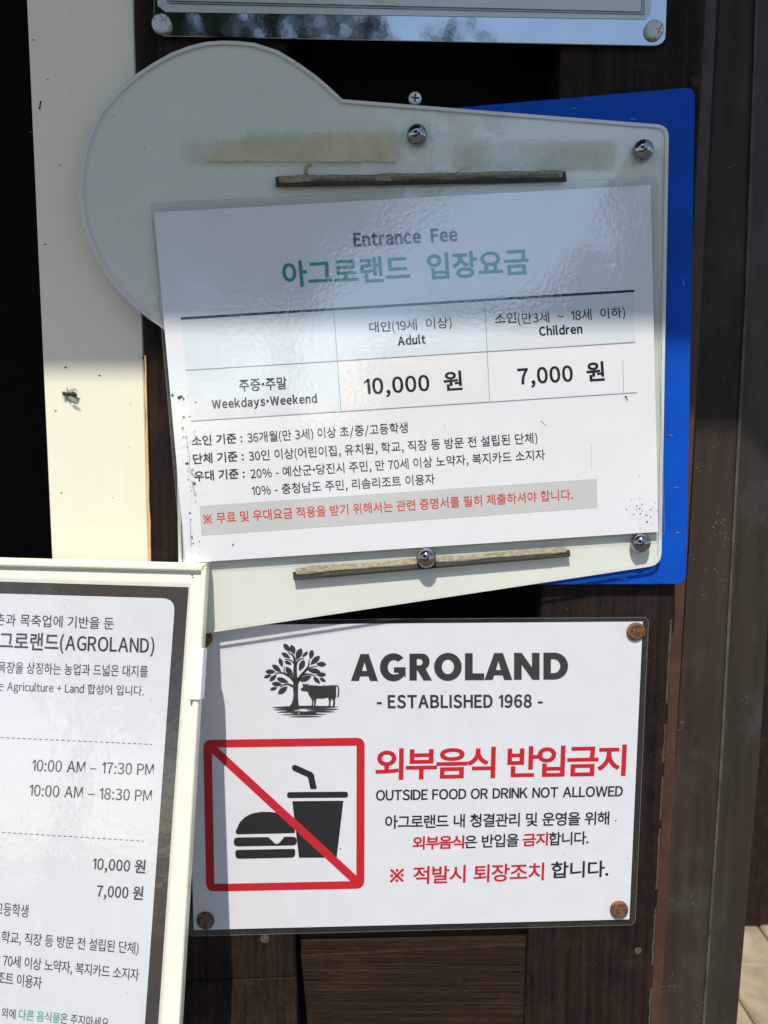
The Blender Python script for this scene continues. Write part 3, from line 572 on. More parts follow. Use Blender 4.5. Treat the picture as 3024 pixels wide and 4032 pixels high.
50689: ((794, 827, 711, 827, 711, 696, 479, 696, 444, 728, 401, 752, 352, 768, 297, 773, 204, 757, 130, 713, 82, 645, 64, 558, 82, 471, 130, 403, 204, 359, 297, 343, 352, 348, 401, 363, 444, 388, 479, 420, 711, 420, 711, 292, 794, 292), (235, 691, 297, 702, 358, 691, 407, 662, 438, 616, 450, 558, 438, 500, 407, 455, 358, 425, 297, 414, 235, 425, 187, 455, 155, 500, 143, 558, 155, 616, 187, 662), (517, 629, 711, 629, 711, 488, 518, 488, 523, 505, 526, 522, 528, 540, 529, 558, 528, 577, 526, 595, 522, 612), (622, 258, 496, 270, 370, 258, 276, 224, 216, 170, 195, 97, 216, 24, 276, -30, 370, -64, 496, -76, 622, -64, 716, -30, 776, 24, 797, 97, 776, 170, 716, 224), (404, 198, 496, 205, 588, 198, 657, 177, 701, 143, 716, 97, 701, 52, 657, 18, 588, -3, 496, -10, 404, -3, 335, 18, 291, 52, 276, 97, 291, 143, 335, 177),),
50696: ((819, 827, 739, 827, 739, -78, 819, -78), (640, 808, 561, 808, 561, 608, 422, 608, 393, 669, 355, 714, 308, 741, 253, 751, 174, 729, 113, 666, 75, 567, 61, 437, 75, 306, 114, 206, 174, 143, 253, 121, 307, 131, 354, 158, 393, 203, 421, 264, 561, 264, 561, -32, 640, -32), (205, 658, 253, 674, 302, 658, 339, 610, 363, 536, 371, 437, 363, 338, 339, 263, 302, 216, 253, 199, 205, 216, 168, 263, 145, 338, 137, 437, 145, 536, 168, 610), (439, 540, 561, 540, 561, 333, 439, 333, 442, 358, 445, 383, 446, 410, 447, 437, 446, 464, 445, 491, 442, 516),),
50808: ((440, 752, 343, 768, 246, 752, 169, 709, 118, 641, 100, 555, 115, 477, 156, 414, 219, 369, 301, 346, 301, 190, 235, 188, 172, 187, 112, 187, 55, 187, 66, 118, 197, 119, 343, 123, 497, 135, 652, 157, 645, 218, 581, 209, 516, 203, 450, 197, 384, 193, 384, 346, 466, 369, 529, 414, 570, 477, 585, 555, 567, 641, 517, 709), (279, 686, 343, 696, 407, 686, 458, 657, 492, 613, 504, 555, 492, 498, 458, 453, 407, 424, 343, 414, 279, 424, 228, 453, 194, 498, 182, 555, 194, 613, 228, 657), (787, 827, 704, 827, 704, -79, 787, -79),),
50836: ((590, 753, 458, 770, 326, 753, 222, 706, 154, 633, 130, 537, 138, 479, 162, 429, 200, 386, 251, 351, 251, 107, 50, 107, 50, 38, 870, 38, 870, 107, 668, 107, 668, 352, 718, 386, 755, 429, 779, 480, 787, 537, 763, 633, 695, 706), (358, 692, 458, 704, 558, 692, 637, 658, 688, 606, 707, 537, 688, 469, 637, 416, 558, 382, 458, 370, 358, 382, 280, 416, 228, 469, 210, 537, 228, 606, 280, 658), (333, 107, 333, 320, 362, 313, 393, 309, 425, 306, 458, 305, 492, 306, 525, 309, 556, 313, 585, 320, 585, 107),),
50857: ((588, 234, 458, 244, 328, 234, 230, 203, 169, 153, 148, 85, 169, 16, 230, -35, 328, -65, 458, -76, 588, -65, 685, -35, 746, 16, 767, 85, 746, 153, 685, 203), (363, 174, 458, 180, 553, 174, 624, 155, 669, 125, 684, 85, 669, 44, 624, 13, 553, -6, 458, -12, 363, -6, 292, 13, 247, 44, 232, 85, 247, 125, 292, 155), (590, 799, 458, 810, 326, 799, 225, 766, 162, 713, 140, 642, 147, 599, 169, 562, 204, 531, 251, 507, 251, 380, 50, 380, 50, 313, 867, 313, 867, 380, 665, 380, 665, 507, 712, 531, 747, 562, 769, 599, 776, 642, 754, 713, 691, 766), (361, 738, 458, 745, 555, 738, 629, 718, 675, 686, 691, 642, 675, 598, 629, 566, 555, 546, 458, 539, 361, 546, 288, 566, 241, 598, 225, 642, 241, 686, 288, 718), (334, 380, 334, 485, 363, 480, 393, 477, 424, 476, 458, 475, 492, 476, 524, 477, 554, 480, 583, 485, 583, 380),),
50864: ((586, 777, 457, 791, 328, 777, 228, 737, 164, 675, 141, 592, 164, 510, 229, 448, 328, 408, 457, 394, 586, 408, 686, 448, 751, 510, 774, 592, 751, 675, 686, 737), (363, 715, 457, 724, 552, 715, 625, 688, 672, 646, 689, 592, 672, 538, 625, 496, 552, 470, 457, 461, 363, 470, 290, 497, 243, 538, 226, 592, 243, 646, 290, 688), (869, 309, 49, 309, 49, 240, 416, 240, 416, -78, 498, -78, 498, 240, 869, 240),),
50868: ((589, 791, 458, 804, 328, 791, 228, 755, 164, 698, 141, 622, 164, 546, 228, 490, 328, 454, 458, 441, 589, 454, 689, 490, 752, 546, 775, 622, 752, 698, 689, 755), (364, 729, 458, 737, 552, 729, 624, 706, 671, 670, 687, 622, 671, 575, 624, 539, 552, 517, 458, 509, 364, 517, 292, 539, 246, 575, 229, 622, 246, 670, 292, 706), (869, 368, 49, 368, 49, 300, 424, 300, 424, 117, 508, 117, 508, 300, 869, 300), (237, 206, 154, 206, 154, -58, 778, -58, 778, 11, 237, 11),),
50896: ((790, 826, 707, 826, 707, 292, 523, 292, 523, 232, 707, 232, 707, 139, 790, 139), (429, 779, 339, 790, 249, 779, 178, 747, 133, 697, 117, 632, 133, 567, 179, 518, 249, 486, 339, 475, 429, 486, 500, 518, 545, 567, 561, 632, 545, 697, 500, 747), (281, 721, 339, 728, 397, 721, 442, 702, 471, 671, 482, 632, 471, 593, 442, 563, 397, 544, 339, 537, 281, 544, 235, 563, 206, 593, 195, 632, 206, 671, 235, 702), (634, 375, 628, 435, 479, 421, 327, 413, 180, 409, 45, 408, 56, 340, 114, 340, 175, 341, 239, 342, 306, 344, 306, 170, 389, 170, 389, 349, 451, 353, 513, 359, 574, 366), (256, 206, 173, 206, 173, -58, 812, -58, 812, 10, 256, 10),),
50900: ((790, 826, 707, 826, 707, 396, 527, 396, 527, 342, 707, 342, 707, 294, 790, 294), (430, 800, 339, 809, 247, 800, 177, 773, 132, 730, 116, 673, 132, 616, 177, 574, 247, 547, 339, 538, 430, 547, 501, 574, 546, 616, 562, 673, 546, 730, 501, 772), (279, 746, 339, 752, 399, 746, 445, 730, 474, 706, 484, 673, 474, 641, 444, 616, 399, 601, 339, 595, 279, 601, 234, 616, 204, 641, 194, 673, 204, 706, 234, 731), (641, 455, 636, 509, 487, 497, 334, 490, 185, 487, 47, 486, 57, 425, 112, 425, 171, 425, 231, 426, 293, 427, 293, 291, 375, 291, 375, 431, 442, 435, 509, 440, 575, 447), (790, 261, 184, 261, 184, 202, 708, 202, 708, 129, 187, 129, 187, -7, 187, -68, 820, -68, 820, -7, 268, -7, 268, 73, 790, 73),),
50948: ((438, 771, 345, 784, 253, 771, 180, 733, 132, 674, 115, 598, 132, 523, 180, 464, 253, 426, 345, 412, 438, 426, 511, 464, 559, 523, 576, 598, 559, 674, 511, 733), (285, 707, 345, 716, 406, 707, 454, 683, 486, 646, 497, 598, 486, 550, 454, 513, 406, 489, 345, 481, 285, 489, 237, 513, 206, 550, 195, 598, 206, 646, 237, 683), (791, 826, 709, 826, 709, -78, 791, -78), (650, 307, 644, 369, 491, 351, 335, 341, 184, 337, 48, 336, 59, 266, 117, 266, 178, 267, 242, 269, 309, 271, 309, -50, 392, -50, 392, 276, 457, 281, 521, 288, 586, 296),),
50976: ((586, 777, 457, 791, 328, 777, 228, 737, 164, 675, 141, 593, 164, 512, 229, 450, 328, 411, 457, 397, 586, 411, 686, 450, 751, 512, 774, 593, 751, 675, 686, 737), (363, 715, 457, 724, 552, 715, 625, 689, 672, 647, 689, 593, 672, 540, 625, 499, 552, 473, 457, 464, 363, 473, 290, 499, 243, 540, 226, 593, 243, 647, 290, 689), (869, 312, 49, 312, 49, 244, 260, 244, 260, -78, 345, -78, 345, 244, 571, 244, 571, -78, 655, -78, 655, 244, 869, 244),),
51008: ((867, 351, 50, 351, 50, 284, 867, 284), (590, 784, 458, 796, 326, 784, 226, 748, 162, 692, 140, 616, 162, 540, 226, 483, 326, 447, 458, 435, 590, 447, 690, 483, 754, 540, 776, 616, 754, 692, 690, 748), (362, 721, 458, 729, 555, 721, 628, 699, 675, 663, 691, 616, 675, 568, 628, 533, 555, 511, 458, 503, 362, 511, 288, 533, 241, 568, 225, 616, 241, 663, 288, 699), (238, 204, 155, 204, 155, -58, 776, -58, 776, 10, 238, 10),),
51012: ((592, 801, 458, 811, 324, 801, 224, 771, 162, 722, 140, 655, 162, 588, 224, 539, 324, 508, 458, 498, 592, 508, 692, 539, 754, 588, 776, 655, 754, 722, 692, 771), (360, 743, 458, 749, 557, 743, 630, 724, 675, 695, 691, 655, 675, 615, 630, 585, 557, 567, 458, 561, 360, 567, 287, 585, 242, 615, 226, 655, 242, 695, 287, 724), (867, 437, 50, 437, 50, 370, 867, 370), (762, 293, 149, 293, 149, 230, 681, 230, 681, 150, 151, 150, 151, -3, 151, -68, 789, -68, 789, -3, 232, -3, 232, 89, 762, 89),),
51020: ((590, 795, 458, 807, 326, 795, 226, 762, 162, 707, 140, 635, 162, 563, 226, 510, 326, 477, 458, 465, 590, 477, 691, 510, 754, 563, 776, 635, 754, 707, 691, 762), (361, 734, 458, 741, 555, 734, 628, 713, 675, 680, 691, 635, 675, 591, 628, 559, 555, 538, 458, 531, 361, 538, 288, 559, 241, 591, 225, 635, 241, 680, 288, 713), (150, 232, 150, -66, 767, -66, 767, 232), (231, 165, 686, 165, 686, 2, 231, 2), (867, 388, 50, 388, 50, 320, 867, 320),),
51060: ((790, 827, 707, 827, 707, -79, 790, -79), (405, 735, 313, 757, 221, 735, 148, 672, 100, 572, 83, 442, 100, 311, 148, 212, 221, 148, 313, 126, 405, 148, 477, 212, 525, 311, 542, 442, 525, 572, 477, 672), (252, 666, 313, 683, 373, 666, 421, 617, 451, 541, 462, 442, 451, 342, 421, 266, 373, 217, 313, 200, 252, 217, 205, 266, 174, 342, 163, 442, 174, 541, 205, 617),),
51064: ((791, 826, 708, 826, 708, 166, 791, 166), (293, 233, 210, 233, 210, -58, 819, -58, 819, 10, 293, 10), (400, 747, 306, 763, 213, 747, 138, 701, 88, 631, 70, 541, 88, 451, 138, 380, 213, 334, 306, 318, 400, 334, 475, 380, 524, 451, 542, 541, 524, 631, 475, 701), (245, 680, 306, 691, 367, 680, 417, 649, 449, 602, 461, 541, 449, 480, 417, 433, 367, 402, 306, 391, 245, 402, 196, 433, 163, 480, 151, 541, 163, 602, 196, 649),),
51077: ((791, 827, 708, 827, 708, 341, 791, 341), (290, 296, 209, 296, 209, -66, 791, -66, 791, 296, 709, 296, 709, 187, 290, 187), (290, 121, 709, 121, 709, 2, 290, 2), (401, 769, 306, 784, 212, 769, 137, 726, 88, 660, 70, 575, 88, 491, 137, 425, 212, 382, 306, 367, 401, 382, 475, 425, 524, 491, 542, 575, 524, 660, 475, 726), (244, 704, 306, 714, 368, 704, 417, 675, 449, 631, 461, 575, 449, 519, 417, 475, 368, 446, 306, 436, 244, 446, 195, 475, 163, 519, 151, 575, 163, 631, 195, 675),),
51088: ((555, 734, 67, 734, 67, 665, 273, 665, 273, 551, 254, 434, 203, 323, 127, 228, 35, 162, 84, 96, 157, 146, 222, 216, 276, 300, 315, 395, 353, 308, 405, 230, 468, 165, 540, 118, 587, 184, 496, 248, 422, 337, 373, 442, 355, 551, 355, 665, 555, 665), (745, 827, 662, 827, 662, -78, 745, -78, 745, 392, 893, 392, 893, 462, 745, 462),),
51109: ((588, 246, 464, 257, 339, 246, 246, 213, 187, 161, 166, 91, 187, 21, 246, -32, 339, -65, 464, -76, 588, -65, 681, -32, 740, 21, 760, 91, 740, 161, 681, 213), (374, 184, 464, 191, 554, 184, 622, 165, 664, 133, 679, 91, 664, 48, 622, 17, 554, -3, 464, -10, 374, -3, 306, 16, 263, 48, 248, 91, 263, 133, 306, 165), (555, 760, 71, 760, 71, 692, 273, 692, 273, 656, 257, 562, 211, 479, 139, 410, 46, 363, 88, 297, 164, 334, 228, 384, 280, 446, 316, 519, 352, 455, 402, 401, 463, 357, 535, 324, 574, 389, 484, 433, 415, 495, 371, 572, 356, 657, 356, 692, 555, 692), (752, 827, 669, 827, 669, 282, 752, 282, 752, 528, 885, 528, 885, 597, 752, 597),),
51201: ((794, 237, 190, 237, 190, 169, 711, 169, 711, -78, 794, -78), (794, 827, 711, 827, 711, 591, 534, 591, 534, 522, 711, 522, 711, 286, 794, 286), (562, 765, 79, 765, 79, 697, 280, 697, 280, 661, 263, 568, 217, 484, 145, 414, 53, 366, 96, 300, 171, 337, 236, 389, 287, 452, 324, 525, 360, 459, 409, 402, 470, 355, 541, 321, 583, 386, 494, 432, 424, 497, 380, 576, 364, 662, 364, 697, 562, 697),),
51204: ((794, 826, 711, 826, 711, 577, 529, 577, 529, 509, 711, 509, 711, 163, 794, 163), (562, 753, 79, 753, 79, 685, 280, 685, 280, 641, 263, 547, 217, 462, 145, 393, 53, 345, 96, 278, 171, 316, 235, 367, 287, 431, 323, 504, 359, 438, 409, 381, 470, 334, 541, 299, 583, 365, 494, 411, 424, 477, 380, 555, 364, 641, 364, 685, 562, 685), (299, 222, 217, 222, 217, -58, 819, -58, 819, 10, 299, 10),),
51228: ((817, 827, 738, 827, 738, -78, 817, -78), (635, 806, 557, 806, 557, 502, 408, 502, 408, 434, 557, 434, 557, -31, 635, -31), (477, 721, 64, 721, 64, 653, 235, 653, 235, 571, 222, 449, 184, 335, 122, 237, 39, 165, 90, 103, 153, 154, 205, 220, 246, 299, 276, 388, 305, 306, 346, 233, 396, 172, 457, 124, 507, 186, 425, 254, 365, 347, 328, 455, 315, 571, 315, 653, 477, 653),),
51312: ((800, 745, 118, 745, 118, 676, 416, 676, 416, 657, 387, 554, 311, 465, 206, 398, 90, 360, 124, 294, 226, 326, 322, 379, 402, 450, 460, 536, 518, 451, 599, 381, 695, 330, 798, 298, 832, 364, 714, 400, 608, 466, 531, 554, 502, 657, 502, 676, 800, 676), (501, 326, 418, 326, 418, 107, 50, 107, 50, 38, 870, 38, 870, 107, 501, 107),),
51452: ((789, 770, 127, 770, 127, 704, 412, 704, 412, 699, 385, 614, 315, 541, 214, 485, 98, 454, 130, 388, 233, 415, 326, 460, 404, 520, 458, 595, 513, 520, 591, 460, 685, 415, 788, 388, 819, 454, 703, 485, 602, 541, 532, 614, 505, 699, 505, 704, 789, 704), (867, 312, 50, 312, 50, 244, 416, 244, 416, -77, 498, -77, 498, 244, 867, 244),),
51456: ((793, 782, 125, 782, 125, 715, 405, 715, 380, 637, 312, 571, 215, 522, 99, 493, 130, 427, 237, 452, 332, 495, 407, 554, 458, 626, 509, 554, 586, 495, 680, 452, 787, 427, 818, 493, 703, 522, 605, 571, 537, 637, 512, 715, 793, 715), (869, 362, 49, 362, 49, 294, 424, 294, 424, 111, 506, 111, 506, 294, 869, 294), (236, 199, 153, 199, 153, -58, 778, -58, 778, 10, 236, 10),),
51473: ((867, 404, 50, 404, 50, 336, 417, 336, 417, 241, 304, 226, 219, 195, 166, 147, 148, 83, 169, 15, 230, -35, 328, -66, 458, -76, 588, -66, 685, -35, 746, 15, 767, 83, 749, 147, 696, 195, 612, 226, 499, 241, 499, 336, 867, 336), (363, 171, 458, 177, 553, 171, 624, 153, 669, 123, 684, 83, 669, 43, 624, 13, 553, -6, 458, -12, 363, -6, 292, 13, 247, 43, 232, 83, 247, 123, 292, 153), (793, 785, 125, 785, 125, 718, 405, 718, 376, 648, 307, 590, 210, 548, 96, 524, 125, 458, 234, 480, 330, 520, 407, 574, 458, 642, 510, 574, 588, 520, 684, 480, 792, 458, 822, 524, 707, 548, 610, 590, 541, 648, 512, 718, 793, 718),),
51613: ((867, 397, 50, 397, 50, 329, 867, 329), (588, 240, 458, 251, 328, 240, 231, 208, 169, 156, 148, 87, 169, 18, 231, -34, 328, -65, 458, -76, 588, -65, 685, -33, 746, 18, 767, 87, 746, 157, 685, 208), (363, 179, 458, 185, 553, 179, 624, 160, 669, 129, 684, 87, 669, 46, 624, 15, 553, -4, 458, -10, 363, -4, 292, 15, 247, 46, 232, 87, 247, 129, 292, 160), (793, 781, 125, 781, 125, 713, 405, 713, 377, 642, 308, 584, 210, 541, 96, 517, 125, 451, 234, 473, 330, 513, 407, 567, 458, 635, 510, 567, 588, 513, 684, 473, 792, 451, 822, 517, 707, 541, 609, 584, 540, 643, 512, 713, 793, 713),),
51648: ((790, 827, 707, 827, 707, -78, 790, -78), (584, 734, 79, 734, 79, 665, 289, 665, 289, 551, 270, 433, 218, 321, 142, 227, 50, 162, 98, 96, 172, 146, 238, 215, 293, 299, 332, 394, 372, 305, 426, 228, 493, 164, 568, 118, 614, 184, 520, 244, 444, 332, 392, 437, 373, 551, 373, 665, 584, 665),),
51649: ((791, 827, 708, 827, 708, 280, 791, 280), (791, 232, 187, 232, 187, 164, 708, 164, 708, -78, 791, -78), (579, 764, 84, 764, 84, 696, 291, 696, 291, 661, 274, 568, 228, 484, 155, 415, 62, 367, 105, 303, 181, 339, 246, 390, 298, 452, 335, 524, 373, 457, 424, 400, 487, 353, 561, 320, 603, 385, 511, 430, 439, 494, 392, 573, 375, 661, 375, 696, 579, 696),),
51652: ((791, 826, 708, 826, 708, 164, 791, 164), (293, 226, 210, 226, 210, -58, 819, -58, 819, 10, 293, 10), (579, 752, 84, 752, 84, 684, 291, 684, 291, 635, 274, 542, 228, 458, 155, 389, 62, 341, 105, 276, 181, 313, 246, 363, 298, 426, 335, 498, 373, 431, 424, 374, 487, 327, 561, 294, 603, 359, 511, 404, 439, 468, 392, 547, 375, 635, 375, 684, 579, 684),),
51665: ((791, 827, 708, 827, 708, 337, 791, 337), (290, 293, 209, 293, 209, -66, 791, -66, 791, 293, 709, 293, 709, 185, 290, 185), (290, 119, 709, 119, 709, 2, 290, 2), (579, 767, 84, 767, 84, 700, 291, 700, 291, 679, 274, 590, 227, 510, 154, 445, 61, 401, 103, 335, 179, 370, 244, 419, 297, 479, 334, 549, 372, 483, 425, 428, 489, 383, 563, 351, 604, 416, 512, 458, 439, 519, 392, 594, 375, 679, 375, 700, 579, 700),),
51669: ((791, 826, 708, 826, 708, 281, 791, 281), (618, 248, 491, 260, 364, 248, 269, 215, 209, 161, 188, 89, 209, 17, 269, -37, 364, -70, 491, -81, 618, -70, 713, -36, 773, 17, 794, 89, 773, 161, 713, 215), (399, 187, 491, 194, 583, 187, 653, 166, 697, 133, 712, 89, 697, 45, 653, 12, 583, -9, 491, -16, 399, -9, 330, 12, 286, 45, 271, 89, 286, 133, 330, 166), (579, 756, 84, 756, 84, 688, 291, 688, 291, 662, 275, 568, 228, 483, 156, 414, 63, 366, 106, 300, 182, 337, 246, 388, 298, 451, 335, 525, 373, 459, 425, 402, 488, 357, 561, 324, 603, 389, 511, 433, 439, 497, 392, 574, 375, 662, 375, 688, 579, 688),),
52397: ((622, 244, 496, 255, 370, 244, 275, 212, 216, 160, 195, 90, 216, 20, 275, -32, 370, -65, 496, -76, 622, -65, 717, -32, 776, 20, 797, 90, 776, 160, 717, 212), (404, 183, 496, 190, 588, 183, 657, 164, 700, 132, 715, 90, 700, 48, 657, 16, 588, -4, 496, -11, 404, -4, 336, 16, 292, 48, 277, 90, 292, 132, 336, 164), (359, 831, 276, 831, 276, 718, 75, 718, 75, 651, 276, 651, 276, 634, 260, 546, 214, 467, 143, 403, 52, 358, 92, 293, 167, 327, 231, 375, 282, 435, 319, 504, 357, 442, 408, 389, 472, 347, 546, 317, 585, 382, 493, 422, 422, 481, 375, 553, 358, 634, 358, 651, 558, 651, 558, 718, 359, 718), (794, 827, 711, 827, 711, 569, 530, 569, 530, 501, 711, 501, 711, 279, 794, 279),),
52404: ((817, 827, 738, 827, 738, -78, 817, -78), (635, 806, 557, 806, 557, 470, 419, 470, 419, 401, 557, 401, 557, -31, 635, -31), (314, 794, 235, 794, 235, 660, 67, 660, 67, 592, 235, 592, 235, 548, 222, 437, 185, 331, 124, 239, 42, 170, 91, 107, 153, 156, 205, 219, 246, 293, 275, 376, 305, 298, 347, 229, 399, 171, 460, 127, 507, 189, 426, 253, 365, 340, 327, 441, 314, 548, 314, 592, 480, 592, 480, 660, 314, 660),),
52488: ((500, 808, 418, 808, 418, 684, 126, 684, 126, 616, 417, 616, 391, 519, 322, 438, 219, 379, 95, 344, 127, 279, 232, 307, 326, 351, 404, 412, 459, 488, 515, 412, 592, 351, 686, 307, 791, 279, 823, 344, 699, 379, 596, 438, 527, 519, 501, 616, 792, 616, 792, 684, 500, 684), (500, 310, 418, 310, 418, 105, 50, 105, 50, 36, 870, 36, 870, 105, 500, 105),),
52492: ((499, 828, 417, 828, 417, 729, 134, 729, 134, 663, 413, 663, 385, 591, 317, 532, 219, 490, 99, 466, 126, 402, 233, 422, 327, 458, 404, 507, 458, 570, 512, 507, 590, 458, 684, 422, 790, 402, 817, 466, 697, 490, 599, 532, 531, 591, 503, 663, 784, 663, 784, 729, 499, 729), (499, 445, 417, 445, 417, 328, 50, 328, 50, 260, 867, 260, 867, 328, 499, 328), (238, 189, 155, 189, 155, -58, 776, -58, 776, 10, 238, 10),),
52629: ((867, 372, 50, 372, 50, 305, 417, 305, 417, 202, 141, 202, 141, 135, 683, 135, 683, -75, 766, -75, 766, 202, 499, 202, 499, 305, 867, 305), (499, 831, 417, 831, 417, 738, 134, 738, 134, 672, 413, 672, 385, 603, 317, 547, 218, 507, 98, 485, 124, 422, 231, 441, 327, 474, 404, 521, 458, 582, 512, 521, 590, 474, 685, 441, 792, 422, 818, 485, 698, 507, 599, 547, 531, 603, 503, 672, 784, 672, 784, 738, 499, 738),),
52636: ((866, 425, 51, 425, 51, 362, 417, 362, 417, 279, 149, 279, 149, 217, 681, 217, 681, 140, 151, 140, 151, -4, 151, -68, 789, -68, 789, -4, 232, -4, 232, 81, 762, 81, 762, 279, 499, 279, 499, 362, 866, 362), (499, 832, 417, 832, 417, 748, 134, 748, 134, 684, 411, 684, 379, 624, 310, 577, 212, 545, 94, 529, 118, 466, 228, 482, 324, 511, 403, 553, 458, 610, 514, 553, 592, 511, 689, 482, 798, 466, 823, 529, 705, 545, 607, 577, 538, 624, 505, 684, 784, 684, 784, 748, 499, 748),),
52649: ((867, 381, 50, 381, 50, 314, 417, 314, 417, 223, 303, 209, 219, 180, 166, 134, 148, 74, 169, 10, 230, -37, 327, -66, 458, -76, 589, -66, 686, -37, 746, 10, 767, 74, 749, 134, 697, 180, 613, 209, 499, 223, 499, 314, 867, 314), (362, 155, 458, 161, 553, 155, 624, 139, 669, 111, 684, 74, 669, 37, 624, 9, 553, -7, 458, -13, 362, -7, 291, 9, 247, 37, 232, 74, 247, 111, 291, 139), (499, 829, 417, 829, 417, 739, 134, 739, 134, 672, 412, 672, 383, 605, 315, 551, 216, 513, 97, 492, 123, 428, 230, 447, 326, 479, 403, 526, 458, 586, 513, 526, 590, 479, 686, 447, 794, 428, 819, 492, 700, 513, 602, 551, 533, 605, 504, 672, 784, 672, 784, 739, 499, 739),),
52824: ((790, 827, 707, 827, 707, -78, 790, -78), (383, 810, 300, 810, 300, 670, 91, 670, 91, 603, 301, 603, 301, 534, 283, 418, 234, 312, 160, 223, 67, 161, 113, 97, 188, 144, 252, 208, 305, 286, 343, 376, 382, 291, 436, 218, 500, 157, 574, 113, 620, 177, 526, 236, 451, 321, 401, 423, 383, 534, 383, 603, 589, 603, 589, 670, 383, 670),),
52852: ((515, 733, 108, 733, 108, 665, 432, 665, 429, 624, 423, 585, 415, 546, 405, 508, 62, 484, 75, 411, 379, 440, 330, 353, 261, 273, 171, 200, 58, 135, 104, 71, 305, 206, 431, 364, 496, 542), (745, 827, 662, 827, 662, -77, 745, -77, 745, 391, 889, 391, 889, 460, 745, 460),),
53748: ((787, 827, 704, 827, 704, -79, 787, -79), (123, 745, 123, 325, 310, 325, 310, 176, 242, 174, 176, 173, 114, 173, 55, 173, 66, 103, 197, 104, 343, 109, 497, 120, 652, 143, 645, 204, 583, 196, 521, 189, 457, 184, 393, 180, 393, 325, 593, 325, 593, 392, 206, 392, 206, 505, 570, 505, 570, 570, 206, 570, 206, 678, 589, 678, 589, 745),),
53944: ((870, 108, 50, 108, 50, 39, 870, 39), (155, 749, 155, 272, 776, 272, 776, 339, 239, 339, 239, 481, 747, 481, 747, 548, 239, 548, 239, 681, 767, 681, 767, 749),),
54596: ((792, 827, 709, 827, 709, 358, 792, 358), (792, 314, 203, 314, 203, 248, 710, 248, 710, 158, 205, 158, 205, -1, 205, -68, 825, -68, 825, -1, 287, -1, 287, 97, 792, 97), (576, 765, 90, 765, 90, 700, 179, 700, 179, 458, 65, 457, 75, 389, 202, 391, 341, 396, 484, 406, 623, 423, 619, 483, 587, 479, 554, 476, 520, 473, 486, 471, 486, 700, 576, 700), (259, 460, 259, 700, 406, 700, 406, 466),),
54616: ((404, 525, 316, 540, 227, 525, 158, 482, 112, 416, 95, 332, 112, 248, 158, 182, 227, 139, 316, 124, 404, 139, 474, 182, 519, 248, 536, 332, 519, 416, 474, 482), (259, 461, 316, 471, 372, 461, 417, 432, 446, 388, 457, 332, 446, 276, 417, 232, 372, 203, 316, 193, 259, 203, 214, 232, 185, 276, 174, 332, 185, 388, 214, 432), (745, 827, 663, 827, 663, -78, 745, -78, 745, 386, 893, 386, 893, 455, 745, 455), (356, 816, 273, 816, 273, 682, 45, 682, 45, 614, 578, 614, 578, 682, 356, 682),),
54617: ((407, 605, 319, 617, 231, 605, 162, 573, 118, 521, 102, 454, 118, 387, 162, 335, 231, 303, 319, 291, 407, 303, 475, 335, 519, 387, 535, 454, 519, 521, 475, 573), (263, 546, 319, 553, 375, 546, 418, 526, 446, 495, 456, 454, 446, 413, 418, 383, 375, 363, 319, 356, 263, 363, 220, 383, 192, 413, 182, 454, 192, 495, 220, 526), (752, 212, 164, 212, 164, 144, 669, 144, 669, -78, 752, -78), (361, 831, 278, 831, 278, 731, 52, 731, 52, 664, 586, 664, 586, 731, 361, 731), (752, 827, 669, 827, 669, 261, 752, 261, 752, 508, 885, 508, 885, 577, 752, 577),),
54633: ((265, 261, 183, 261, 183, -66, 752, -66, 752, 261, 669, 261, 669, 166, 265, 166), (265, 101, 669, 101, 669, 1, 265, 1), (407, 614, 319, 625, 230, 614, 162, 582, 118, 532, 102, 467, 118, 401, 162, 351, 230, 319, 319, 308, 407, 319, 475, 351, 519, 401, 535, 467, 519, 532, 475, 582), (263, 555, 319, 562, 375, 555, 418, 536, 446, 506, 456, 467, 446, 427, 418, 397, 375, 378, 319, 371, 263, 378, 220, 397, 192, 427, 182, 467, 192, 506, 220, 536), (752, 827, 669, 827, 669, 301, 752, 301, 752, 526, 885, 526, 885, 596, 752, 596), (361, 835, 278, 835, 278, 734, 52, 734, 52, 667, 586, 667, 586, 734, 361, 734),),
54644: ((351, 529, 273, 544, 195, 529, 134, 486, 94, 421, 79, 338, 94, 254, 134, 189, 195, 146, 273, 131, 351, 146, 412, 189, 453, 254, 467, 338, 453, 421, 412, 486), (225, 464, 273, 474, 321, 464, 359, 436, 384, 393, 393, 338, 384, 283, 359, 240, 321, 212, 273, 202, 225, 212, 187, 240, 162, 283, 153, 338, 162, 393, 187, 436), (314, 800, 232, 800, 232, 672, 48, 672, 48, 604, 497, 604, 497, 672, 314, 672), (815, 827, 736, 827, 736, 446, 620, 446, 620, 806, 542, 806, 542, -34, 620, -34, 620, 378, 736, 378, 736, -78, 815, -78),),
55176: ((790, 827, 707, 827, 707, -78, 790, -78), (432, 525, 343, 540, 253, 525, 182, 482, 136, 416, 119, 332, 136, 248, 182, 182, 253, 139, 343, 124, 432, 139, 503, 182, 549, 248, 566, 332, 549, 416, 503, 482), (285, 461, 343, 471, 401, 461, 446, 432, 476, 388, 487, 332, 476, 276, 446, 232, 401, 203, 343, 193, 285, 203, 239, 232, 209, 276, 198, 332, 209, 388, 239, 432), (383, 818, 299, 818, 299, 681, 70, 681, 70, 613, 612, 613, 612, 681, 383, 681),),
}
